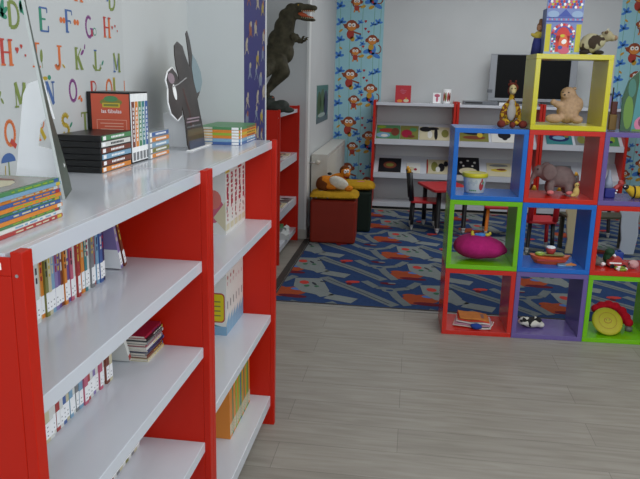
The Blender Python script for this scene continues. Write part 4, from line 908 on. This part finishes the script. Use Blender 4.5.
bd = blob('body', [(v, (r_ if not hasattr(r_, '__len__') else r_[0], )*3) for v, r_ in zip(V, Rd)] +
   [(tuple((Vector(V[a])*(1-k)+Vector(V[b_])*k)), (((Rd[a] if not hasattr(Rd[a], '__len__') else Rd[a][0])*(1-k)+(Rd[b_] if not hasattr(Rd[b_], '__len__') else Rd[b_][0])*k),)*3) for a, b_ in Ed for k in (.25, .5, .75)] +
   [(w2(-.925, 1.955), (.055, .042, .035)), (w2(-.87, 1.955), (.062, .034, .026)), (w2(-.815, 1.950), (.034, .028, .022)), (w2(-.985, 1.935), (.05, .045, .05)), (w2(-.93, 1.975, -.025), (.022, .012, .012)), (w2(-.93, 1.975, .025), (.022, .012, .012)),
    (w2(-1.06, 1.80), (.06, .06, .08)), (w2(-1.03, 1.89), (.055, .05, .055)), (w2(-1.10, 1.70), (.07, .07, .09)), (w2(-1.13, 1.60), (.07, .08, .09)), (w2(-.935, 1.885), (.040, .034, .020), (0, .25, 0)), (w2(-.88, 1.868), (.050, .028, .014), (0, .15, 0)), (w2(-.825, 1.862), (.034, .022, .012)), (w2(-1.02, 1.62), (.06, .08, .085)), (w2(-1.0, 1.72), (.05, .065, .07))], DK, t, .0075, 3)
blob('mouth_lining', [(w2(-.90, 1.900), (.045, .022, .018), (0, .2, 0)), (w2(-.85, 1.885), (.045, .018, .008), (0, .15, 0)), (w2(-.86, 1.93), (.05, .022, .006))], DT, t, .005, 2)
mb = MB()
for k in range(7):
    for d in (-1, 1):
        x = -.90+k*.015; mb.tube(w2(x, 1.932, d*.024), w2(x+.002, 1.917, d*.023), .004, .0006, TE, 6); mb.tube(w2(x, 1.872, d*.020), w2(x, 1.886, d*.019), .0035, .0006, TE, 6)
mb.build('teeth', t)
for d in (-1, 1):
    blob('arm', [(w2(-.955, 1.735, d*.065), (.026, .02, .03)), (w2(-.935, 1.715, d*.075), (.018, .015, .026)), (w2(-.915, 1.700, d*.078), (.016, .012, .012)), (w2(-.895, 1.712, d*.078), (.018, .010, .010)), (w2(-.878, 1.728, d*.078), (.010, .010, .012))], DK, t, .005, 2)
    mb = MB(); mb.tube(w2(-.876, 1.735, d*.083), w2(-.858, 1.738, d*.085), .005, .001, DK, 8); mb.tube(w2(-.874, 1.725, d*.072), w2(-.86, 1.715, d*.072), .005, .001, DK, 8); mb.build('claws', t)
    MB().ball(w2(-.925, 1.968, d*.037), .006, mat('dino_eye', (180, 140, 40), .2)).build('eye', t)
    mb = MB()
    for a in (-.35, 0, .35):
        x0 = (-1.07 if d < 0 else -1.09); yb = d*.093
        mb.ball(w2(x0+.03*math.cos(a), 1.180, yb+.04*math.sin(a)), (.030, .013, .013), DK, (0, 0, a)); mb.tube(w2(x0+.05*math.cos(a), 1.181, yb+.06*math.sin(a)), w2(x0+.075*math.cos(a), 1.172, yb+.075*math.sin(a)), .006, .001, BLACK, 8)
    mb.build('foot', t)
t = thing('dinosaur_figure', 'small dark lumpy reptile figure lying on the alcove bookcase by the big one\'s feet', 'dinosaur', (-1.035, 5.20, 1.1655), 0)
t.scale = (1.25, 1.1, 1.25)
blob('body', [((0, 0, .035), (.065, .04, .035)), ((.03, 0, .045), (.05, .035, .035)), ((-.05, 0, .05), (.035, .03, .04)), ((-.03, 0, .085), (.02, .02, .02)), ((.07, 0, .02), (.04, .025, .018))], mat('reptile_dark', (52, 58, 52), .6, .4, .3, 30, bump=.4), t, .006, 3)
MB().ball((-.02, -.018, .093), .004, DT).build('eye', t)

# ============================================================ RADIATOR, PICTURE
t = thing('radiator', 'white panel radiator on the left wall behind the poufs', 'radiator', (-.928, 6.27, .12), 0)
RW = mat('radiator_white', (206, 204, 196), .45)
mb = MB(); mb.box(.05, 0, 0, .062, 1.62, .62, RW).box(.142, 0, 0, .154, 1.62, .62, RW)
for k in range(38): mb.box(.154, .02+k*.042, .03, .1575, .04+k*.04, .59, RW)
mb.build('panel', t)
mb = MB(); mb.box(0.01, -.004, .6205, .158, 1.624, .626, RW); mb.build('top_grille', t)
mb = MB(); mb.box(.01, -.005, 0, .158, -.001, .62, RW)
for k in range(10): mb.box(.018+k*.014, -.008, .02, .023+k*.014, -.005, .60, RW)
mb.build('end_cover', t)
mb = MB(); mb.tube((.08, -.005, .56), (.08, -.06, .56), .012, .012, mat('valve_cream', (196, 190, 176), .4)); mb.ball((.08, -.07, .56), (.022, .024, .022), mat('valve_cream', (196, 190, 176))); mb.build('valve', t)
MB().tube((.06, -.075, .56), (-.0, -.075, .555), .006, .006, STEEL).build('pipe', t)
t = thing('wall_poster', 'small landscape poster with green trees and water on the left rear wall', 'poster', (-.929, 6.60, .995), 0)
t.scale = (1, 1.38, 1.03)
q = Paint((.002, 0, 0), (0, 1, 0), (0, 0, 1), (1, 0, 0), .0005); q.base(0, 0, .62, .35, .002, mat('poster_sea', (84, 128, 128), .5)); q.clip = (0, 0, .62, .35)
q.rect(0, .30, .62, .35, mat('poster_top', (70, 120, 112), .5), 1); q.ell(.12, .17, .10, .13, mat('poster_green', (52, 84, 44), .5), 2, n=10); q.ell(.30, .2, .12, .12, mat('poster_green2', (70, 100, 60), .5), 2, n=10); q.ell(.48, .17, .12, .13, mat('poster_navy', (44, 54, 84), .5), 2, n=10)
q.rect(0, 0, .62, .05, mat('poster_water', (90, 110, 116), .5), 3); q.ell(.25, .07, .2, .02, mat('poster_foam', (160, 176, 170), .5), 4)
q.build('print', t)

# ============================================================ POUFS, CUSHIONS, PLUSH
def pouf(label, x0, y0, w_, d_, h_, mt, nm='pouf'):
    t = thing(nm, label, 'pouf', (x0, y0, .009), R(2))
    MB().box(0, 0, 0, w_, d_, h_, mt).build('padded_body', t, bevel=.022).modifiers['bevel'].segments = 4
    mb = MB()
    for p0, p1 in (((.004, .004, h_-.018), (w_-.004, .004, h_-.018)), ((w_-.004, .004, h_-.018), (w_-.004, d_-.004, h_-.018))): mb.tube(p0, p1, .004, .004, mt, 8)
    mb.build('piping', t)
pouf('red-orange leatherette cube pouf standing on the rug corner', -.865, 5.875, .40, .35, .385, mat('pouf_red', (140, 40, 22), .6, .3, .06, 12))
pouf('dark green cube pouf behind the red one', -.715, 6.40, .35, .34, .385, mat('pouf_green', (30, 42, 34), .7, .2, .06, 12))
def slab_cushion(label, cx, cy, z, rx, ry, h_, mt, group, wig=0):
    t = thing('seat_cushion', label, 'cushion', (cx, cy, z), R(3), group)
    n = 26; vs = []; 
    def hgt(u, v): return h_*((1-abs(u)**4)*(1-abs(v)**4))**.4
    for j in range(n+1):
        for i in range(n+1):
            u, v = -1+2*i/n, -1+2*j/n; vs.append((rx*u*(1-.05*v*v), ry*v*(1-.05*u*u), h_*.35+.5*hgt(u, v)+.004*math.sin(u*5+v*3)*wig))
    m_ = (n+1)**2
    for j in range(n+1):
        for i in range(n+1):
            u, v = -1+2*i/n, -1+2*j/n; vs.append((rx*u*(1-.05*v*v), ry*v*(1-.05*u*u), h_*.35-.33*hgt(u, v)))
    g = lambda i, j, k: k*m_+j*(n+1)+i
    fs = [(g(i, j, 0), g(i+1, j, 0), g(i+1, j+1, 0), g(i, j+1, 0)) for i in range(n) for j in range(n)]+[(g(i, j, 1), g(i, j+1, 1), g(i+1, j+1, 1), g(i+1, j, 1)) for i in range(n) for j in range(n)]
    mb = MB(); mb.add(vs, fs, mt, True); mb.build('cushion_cover', t)
    mb = MB(); ed = [(rx*u*(1-.05*v*v), ry*v*(1-.05*u*u), h_*.35) for u, v in [(-1+2*i/12, -1) for i in range(13)]+[(1, -1+2*i/12) for i in range(1, 13)]]
    for a, b_ in zip(ed, ed[1:]): mb.tube(a, b_, .005, .005, mt, 6)
    mb.build('piping', t); return t
YC_ = mat('cushion_mustard', (180, 138, 34), .95, .1, .12, 30)
c1 = slab_cushion('mustard yellow cushion on the red pouf under the plush toy', -.672, 6.055, .397, .215, .19, .075, YC_, 'mustard cushions on the poufs', 1)
q = Paint((0, 0, .063), (1, 0, 0), (0, 1, 0), (0, 0, 1), .001); 
MB().ball((-.12, -.07, .060), (.030, .022, .006), mat('grey_motif', (96, 90, 84), .9)).build('motif', c1)
MB().ball((-.15, -.20, .02), (.010, .006, .006), mat('grey_motif', (96, 90, 84))).ball((-.05, -.195, .02), (.008, .006, .006), mat('grey_motif', (96, 90, 84))).build('motif', c1)
c2 = slab_cushion('mustard yellow cushion with a pink motif on the dark green pouf', -.545, 6.59, .397, .20, .18, .085, YC_, 'mustard cushions on the poufs')
MB().ball((.06, -.02, .068), (.05, .03, .006), mat('pink_motif', (190, 100, 130), .9)).build('motif', c2)
OG = mat('plush_orange', (214, 130, 40), .95, .1, .1, 50); BRN = mat('plush_brown', (110, 60, 30), .95, .1, .1, 50)
t = thing('plush_toy', 'orange plush animal with a white belly lying on the mustard cushion', 'soft toy', (-.68, 6.05, .460), 0)
t.scale = (1.18, 1.1, 1.22)
blob('body', [((-.06, 0, .055), (.075, .06, .05)), ((.0, .02, .06), (.07, .055, .045)), ((-.02, -.03, .03), (.06, .04, .025)), ((.05, 0, .06), (.05, .045, .04)), ((.03, 0, .11), (.06, .02, .016), (0, -.2, 0))], OG, t, .007, 4)
blob('belly', [((.040, -.040, .060), (.078, .034, .044), (0, .35, 0))], mat('plush_white', (218, 214, 200), .95, .1, .08, 50), t, .006, 2)
blob('arm', [((-.10, -.02, .05), (.035, .035, .05), (0, .3, 0)), ((-.07, -.045, .035), (.045, .02, .04), (0, .5, 0))], BRN, t, .006, 3)
blob('foot', [((.115, -.04, .022), (.036, .025, .022)), ((.09, -.03, .03), (.03, .02, .016))], OG, t, .006, 3)
blob('head', [((.085, 0, .135), (.038, .034, .034)), ((.10, -.02, .12), (.025, .02, .018))], OG, t, .006, 3)
blob('hair', [((.080, .008, .158), (.032, .030, .024)), ((.055, .01, .14), (.018, .02, .03))], BRN, t, .006, 2)
MB().ball((.085, -.032, .142), (.012, .006, .016), CARD).ball((.105, -.030, .145), (.010, .006, .014), CARD).ball((.087, -.038, .142), .004, BLACK).ball((.106, -.036, .144), .004, BLACK).build('eyes', t)
MB().ball((-.035, 0, .118), (.018, .010, .010), BLACK).build('paw', t)

# ============================================================ TABLE AND CHAIRS
RC = mat('kids_red', (190, 28, 36), .35); BKL = mat('pencil_black', (20, 20, 24), .4); TIP = mat('pencil_tip', (200, 176, 140), .5); YL = mat('pencil_yellow', (206, 150, 30), .4); WT = mat('pencil_white', (200, 200, 196), .4)
def pencil(mb, p0, p1, r, m_, tip=WT):
    p0 = Vector(p0); p1 = Vector(p1); d = (p1-p0); L_ = d.length; d.normalize()
    mb.tube(p0, p0+d*(.03), r*.35, r*.9, tip, 6); mb.tube(p0+d*.03, p0+d*.055, r*.95, r, tip, 6); mb.tube(p0+d*.055, p1, r, r, m_, 6)
def kid_chair(label, loc, rz, back=BKL, legs=(BKL, BKL, BKL, BKL), rail=RC, frame=False):
    t = thing('kids_chair', label, 'chair', loc, rz, "children's chairs on the rug")
    sz = .29
    pts = [(-.13, -.14), (.13, -.14), (.14, -.12), (.125, .12), (.11, .14), (-.11, .14), (-.125, .12), (-.14, -.12)]
    MB().prism(pts, sz-.022, sz, RC).build('seat', t, bevel=.005)
    for k, (x, y_) in enumerate(((-.105, -.105), (.105, -.105), (-.095, .11), (.095, .11))):
        mb = MB(); pencil(mb, (x*1.12, y_*1.1, 0), (x, y_, sz-.0225), .017, legs[k]); mb.build('leg', t)
    for x in (-.105, .105):
        mb = MB(); mb.tube((x, .13, sz+.0005), (x, .160, sz+.27), .025, .025, back, 8); mb.build('back_post', t)
        mb = MB(); mb.tube((x, .1655, sz+.2705), (x, .170, sz+.305), .025, .008, YL, 8); mb.build('post_cap', t)
    MB().box(-.085, .140, sz+.13, .085, .155, sz+.22, rail).build('back_rest', t, bevel=.004)
    return t
kid_chair("children's chair with red seat and black pencil legs, left of the red table", (.135, 6.72, .0085), R(94))
kid_chair("children's chair with one orange leg, seen through the green cube", (.83, 6.60, .0085), R(-90), legs=(BKL, mat('pencil_orange', (220, 120, 30), .4), RC, BKL))
kid_chair("children's chair with a red back frame, seen through the middle blue cube", (1.10, 6.03, .0085), R(185), back=RC, legs=(RC, RC, BKL, BKL))
kid_chair("children's chair with black posts, seen through the right red cube", (1.72, 6.75, .0085), R(20))
t = thing('kids_table', "low red children's table with black legs on the rug", 'table', (.215, 6.42, .0085), R(17))
MB().prism([(.02, 0), (.38, 0), (.40, .02), (.40, .52), (.38, .54), (.02, .54), (0, .52), (0, .02)], .405, .43, RC).build('tabletop', t, bevel=.006)
for x, y_ in ((.07, .06), (.33, .06), (.07, .48), (.33, .48)):
    mb = MB(); pencil(mb, (x, y_, 0), (x, y_, .4045), .022, BKL); mb.build('leg', t)
t = thing('toy_bench', 'low bench with wavy cream and pale panel sides, behind the cubes', 'bench', (1.34, 5.98, .0085), R(28))
def wavy(x, m_):
    pr = [(0, 0), (.03, .10), (.01, .2), (.035, .30), (.0, .38), (.02, .44), (.10, .47), (.20, .45), (.26, .40), (.24, .28), (.26, .16), (.24, 0)]
    MB().prism([(y_-.13, z_) for y_, z_ in pr], x, x+.02, m_, 0).build('side_panel', t, bevel=.003)
CRM = mat('bench_cream', (206, 192, 150), .5); PLE = mat('bench_pale', (196, 204, 214), .5)
t.rotation_euler = (0, 0, R(10))
for x, m_ in ((0, CRM), (.47, PLE)):
    pr = [(0, 0), (.01, .12), (-.008, .24), (-.01, .33), (-.028, .37), (-.02, .41), (.0, .44), (.08, .46), (.145, .43), (.135, .3), (.15, .18), (.13, 0)]
    MB().prism([(x+a, z_) for a, z_ in pr], 0, .02, m_, 1).build('side_panel', t, bevel=.003)
MB().box(.0, .0205, .30, .60, .25, .32, mat('bench_olive', (66, 64, 44), .5)).build('seat_board', t, bevel=.003)
for x in (.02, .56): MB().box(x, .20, 0, x+.03, .24, .2995, mat('bench_olive', (66, 64, 44))).build('rear_leg', t, bevel=.003)

# ============================================================ THINGS ON THE REAR BOOKCASES
ZT = 1.1785
t = thing('red_book', 'small red book standing upright on the left rear bookcase', 'book', (-.225, 7.80, ZT), R(2))
MB().box(0, 0, 0, .17, .004, .185, mat('redbook', (190, 24, 40), .4)).box(0, .016, 0, .17, .02, .185, mat('redbook', (190, 24, 40))).box(0, .004, 0, .004, .016, .185, mat('redbook', (190, 24, 40))).build('cover', t)
MB().box(.0045, .0045, .002, .166, .0155, .182, PAPER).build('pages', t)
q = Paint((0, -.0002, 0), (1, 0, 0), (0, 0, 1), (0, -1, 0), .0005)
for k, (a, b_, zz) in enumerate(((.06, .09, .14), (.05, .12, .125), (.055, .115, .11), (.07, .10, .095))): q.rect(a, zz, b_, zz+.006, cm('pink'), 1)
q.ell(.05, .018, .03, .016, cm('orange'), 1); q.ell(.12, .022, .03, .018, cm('cream'), 1); q.ell(.12, .045, .01, .012, cm('orange'), 2); q.build('front_print', t)
t = thing('greeting_card', 'small pale card with a pink drawing standing on the left rear bookcase', 'card', (.185, 7.80, ZT), R(-3)); t.rotation_euler = (R(-7), 0, R(-3))
MB().box(0, 0, 0, .085, .002, .115, CARD).build('card', t); q = Paint((0, -.0002, 0), (1, 0, 0), (0, 0, 1), (0, -1, 0), .0005); q.ell(.045, .085, .03, .018, cm('pink'), 1); q.ell(.045, .045, .012, .03, cm('pink'), 1); q.build('card_drawing', t)
MB().box(-.03, -.02, 0, .10, .03, .003, CARD).build('card_foot', t)
t = thing('painted_mug', 'white mug painted with red and brown figures on the left rear bookcase', 'mug', (.335, 7.81, ZT), 0)
MB().lathe([(.036, 0), (.040, .02), (.045, .15), (.042, .155), (.040, .02)], CARD).build('mug', t); q = MB()
def on_mug(a0, z_, rx, ry, m_):
    pts = [((.0425+z_*.02)*math.cos(a0+rx*math.cos(2*PI*k/10)/.043), (.0425+z_*.02)*math.sin(a0+rx*math.cos(2*PI*k/10)/.043), z_+ry*math.sin(2*PI*k/10)) for k in range(10)]; q.add(pts, [tuple(range(10))], m_)
for a0, m_ in ((-1.9, 'olive'), (-1.3, 'red'), (-.8, 'brown'), (-2.4, 'red')): on_mug(a0, .075, .011, .05, cm(m_))
q.build('painted_figures', t)
# TV
t = thing('television', 'flat television with silver frame standing on the middle rear bookcase', 'television', (.775, 7.83, ZT), 0)
SV = mat('tv_silver', (146, 150, 156), .35)
W_, z0, z1 = .905, .065, .535
mb = MB(); mb.box(0, 0, z0-.02, W_, .012, z0+.012, SV).box(0, 0, z1-.006, W_, .012, z1+.004, SV).box(0, 0, z0+.012, .07, .012, z1-.0065, SV).box(W_-.07, 0, z0+.012, W_, .012, z1-.0065, SV); mb.box(.01, .012, z0-.01, W_-.01, .06, z1+.005, SV); mb.build('frame', t, bevel=.003)
MB().box(.0705, .004, z0+.0125, W_-.0705, .0118, z1-.007, mat('tv_screen', (5, 5, 6), .35, .12)).build('screen', t)
MB().box(.28, -.03, 0, .70, .10, .014, SV).box(.42, .03, .014, .56, .055, z0-.02, SV).build('stand', t, bevel=.003)
MB().box(-.012, -.004, .13, .04, -.0005, .165, mat('tv_grey', (96, 100, 106), .4)).build('side_badge', t)
t = thing('dvd_player', 'flat grey player lying in front of the television', 'dvd player', (.51, 7.71, ZT), 0)
MB().box(0, .005, .004, .36, .17, .040, mat('player_grey', (110, 114, 122), .35)).build('casing', t, bevel=.003); MB().box(.02, .003, .015, .2, .0048, .03, BLACK).build('front_slot', t)
for x in (.02, .33): MB().lathe([(.01, 0), (.01, .004)], BLACK, (x, .03, 0), 12).build('foot', t)
t = thing('white_box', 'small white box on the rear bookcase right of the grey player', 'box', (.885, 7.70, ZT), 0); MB().box(0, 0, 0, .09, .07, .030, CARD).build('box', t, bevel=.002); MB().box(.01, .01, .0305, .08, .06, .032, WHITED).build('lid', t)
t = thing('disc_case', 'small pale disc case lying at the left of the grey player', 'box', (.43, 7.71, ZT), 0); MB().box(0, 0, 0, .06, .12, .012, CARD).build('case', t); MB().box(.005, .005, .0121, .055, .1, .0125, cm('grey')).build('case_label', t)
for k, (x, c_) in enumerate(((1.60, 'light blue'), (1.665, 'teal'), (1.95, 'teal'), (2.03, 'lilac'), (2.12, 'light blue'))):
    t = thing('bottle', ('slim %s bottle on the rear bookcase, %s from the television' % (c_, ORD[k])), 'bottle', (x, 7.78, ZT), 0, 'bottles on the rear bookcase')
    MB().lathe([(.026, 0), (.028, .006), (.028, .10), (.012, .125), (.012, .135)], cm(c_)).build('bottle_body', t); MB().lathe([(.014, .1352), (.014, .155)], cm('navy')).build('cap', t)

# display books on the sloping shelves
ang = math.atan2(.17, .258)
def disp(label, x, lvl, w_, h_, c_, prints, tilt=0, off=.006):
    t = thing('picture_book', label, 'book', (x, BKY+.0135+off, lvl+.001), 0, 'picture books displayed on the rear bookcases'); t.rotation_euler = (ang, 0, 0)
    MB().box(0, 0, 0, w_, h_, .010, cm(c_)).build('cover', t, bevel=.001); MB().box(.003, -.0008, .002, w_-.003, -.0001, .008, PAPER).build('pages', t)
    q = Paint((0, 0, .0102), (1, 0, 0), (0, 1, 0), (0, 0, 1), .0006); q.clip = (.001, .001, w_-.001, h_-.001)
    for k, (kx, ky, rx, ry, cc) in enumerate(prints): q.ell(kx*w_, ky*h_, rx*w_, ry*h_, cm(cc), 1+k, 0, 12)
    q.build('front_print', t); return t
L2, L3 = .78, .41
disp('dark green book with red and white figures, far left on the upper display shelf', -.415, L2, .26, .24, 'green', [(.3, .25, .3, .2, 'light blue'), (.5, .6, .4, .15, 'red'), (.8, .5, .18, .3, 'brown'), (.2, .85, .2, .1, 'lime green'), (.35, .2, .15, .1, 'white')])
disp('green and brown book with a red animal, second on the upper display shelf', -.15, L2, .20, .24, 'olive', [(.35, .4, .3, .3, 'crimson'), (.7, .7, .2, .15, 'green'), (.6, .2, .2, .1, 'brown')])
disp('black and cream book with snowy figures, third on the upper display shelf', .06, L2, .33, .23, 'cream', [(.35, .4, .08, .3, 'white'), (.55, .45, .06, .45, 'black'), (.2, .8, .2, .2, 'black'), (.85, .5, .12, .3, 'olive'), (.45, .85, .2, .12, 'black')])
disp('dark olive landscape book on the upper shelf, seen through the blue cube', .50, L2, .31, .22, 'olive', [(.5, .3, .4, .15, 'brown'), (.5, .7, .4, .2, 'black'), (.7, .5, .1, .2, 'yellow')])
disp('white book with a dark heart on the upper shelf, seen through the blue cube', .84, L2, .26, .22, 'white', [(.45, .55, .18, .25, 'black'), (.65, .55, .15, .25, 'black'), (.55, .35, .12, .2, 'black')])
disp('blue book with a round picture on the upper shelf, seen through the red cube', 1.42, L2, .27, .22, 'teal', [(.5, .5, .4, .3, 'navy'), (.5, .5, .25, .15, 'light blue'), (.8, .7, .1, .2, 'olive')])
disp('grey book with brown pictures beside the blue one, seen through the red cube', 1.72, L2, .22, .22, 'grey', [(.3, .4, .2, .3, 'olive'), (.7, .5, .2, .2, 'brown')])
disp('green book at the right end of the upper display shelf', 2.0, L2, .17, .22, 'green', [(.5, .5, .3, .3, 'lime green'), (.5, .3, .15, .1, 'navy')])
disp('nearly black book with a brown picture, left on the lower display shelf', -.375, L3, .25, .24, 'black', [(.5, .5, .3, .25, 'brown'), (.5, .5, .18, .12, 'olive')])
disp('small white book with a red spot, centre of the left lower display shelf', -.06, L3, .15, .17, 'white', [(.35, .4, .2, .2, 'cream'), (.65, .35, .12, .12, 'crimson')])
disp('cream book with black shapes and a red spine, right on the left lower display shelf', .16, L3, .25, .24, 'cream', [(.02, .5, .05, .6, 'red'), (.35, .5, .15, .35, 'olive'), (.65, .45, .15, .3, 'black'), (.5, .3, .1, .2, 'white'), (.85, .7, .1, .2, 'black')])
b = disp('black book with white dots, left on the lower shelf seen through the blue cube', .49, L3, .25, .30, 'black', [(.2, .7, .06, .06, 'white'), (.5, .8, .06, .05, 'white'), (.8, .7, .06, .06, 'white'), (.3, .5, .05, .05, 'white'), (.7, .5, .05, .05, 'white'), (.5, .2, .4, .2, 'cream')])
disp('cream book with a hill landscape on the lower shelf seen through the blue cube', .82, L3, .26, .22, 'cream', [(.5, .45, .35, .12, 'yellow'), (.6, .5, .2, .08, 'brown'), (.5, .8, .4, .1, 'grey')])
disp('dark book on the lower display shelf behind the toy elephant', 1.48, L3, .25, .22, 'grey', [(.5, .5, .3, .2, 'brown'), (.3, .7, .15, .1, 'red')])

# items in the alcove bookcase
def mag(label, y_, z_, rz, w_, c_, prints, tilt=0):
    t = thing('magazine', label, 'magazine', (-1.02, y_, z_), R(90)+rz, 'magazines in the alcove bookcase'); MB().box(0, 0, 0, w_, .20, .006, cm(c_)).build('cover', t); MB().box(.002, -.0006, .001, w_-.002, -.0001, .005, PAPER).build('pages', t)
    q = Paint((0, 0, .0061), (1, 0, 0), (0, 1, 0), (0, 0, 1), .0005); q.clip = (.001, .001, w_-.001, .199)
    for k, (kx, ky, rx, ry, cc) in enumerate(prints): q.ell(kx*w_, ky*.2, rx*w_, ry*.2, cm(cc), 1+k, 0, 10)
    q.build('front_print', t)
PR = [(.3, .4, .2, .1, 'brown'), (.7, .6, .2, .12, 'crimson'), (.5, .2, .3, .06, 'grey'), (.4, .8, .2, .08, 'black'), (.8, .3, .1, .1, 'red')]
mag('white magazine with dark pictures on the upper shelf of the alcove bookcase, nearer one', 5.42, .7905, 0, .20, 'white', PR)
mag('white magazine with red pictures on the upper shelf of the alcove bookcase, farther one', 5.65, .7905, R(5), .18, 'cream', PR[::-1])
mag('brown patterned magazine on the middle shelf of the alcove bookcase, nearer one', 5.40, .4005, 0, .20, 'cream', PR+[(.5, .5, .3, .1, 'brown')])
mag('black and white magazine on the middle shelf of the alcove bookcase, farther one', 5.63, .4005, R(-4), .2, 'grey', [(.3, .2, .1, .3, 'black'), (.6, .6, .1, .3, 'white'), (.8, .3, .1, .2, 'black')])
t = thing('paper_bundle', 'crumpled white and green bundle on the bottom shelf of the alcove bookcase', 'paper bundle', (-1.10, 5.60, .1205), R(10))
mb = MB(); rr = random.Random(2); g = 8; vs = [(-.10+.2*i/g, -.15+.3*j/g, .02+.05*rr.random()) for j in range(g+1) for i in range(g+1)]; vs += [(x, y_, 0) for x, y_, z_ in vs]; m_ = (g+1)**2
fs = [(j*(g+1)+i, j*(g+1)+i+1, (j+1)*(g+1)+i+1, (j+1)*(g+1)+i) for i in range(g) for j in range(g)]
brd = [i for i in range(g+1)]+[(j+1)*(g+1)-1 for j in range(1, g+1)]+[m_-2-i for i in range(g)]+[(g-1-j)*(g+1) for j in range(g-1)]
mb.add(vs, fs+[tuple(m_+b_ for b_ in f[::-1]) for f in fs]+[(brd[k], brd[(k+1) % len(brd)], m_+brd[(k+1) % len(brd)], m_+brd[k]) for k in range(len(brd))], mat('crumpled_white', (190, 194, 192), .7)); mb.build('white_paper', t)
MB().box(-.04, -.02, .072, .05, .10, .084, cm('green')).build('green_piece', t, bevel=.003)
t = thing('red_box', 'small red and white box on the bottom shelf of the alcove bookcase', 'box', (-1.06, 5.30, .1205), R(90)); MB().box(0, 0, 0, .12, .10, .035, cm('red')).build('box', t, bevel=.002); MB().box(.02, -.0008, .008, .09, -.0001, .024, CARD).build('box_label', t)
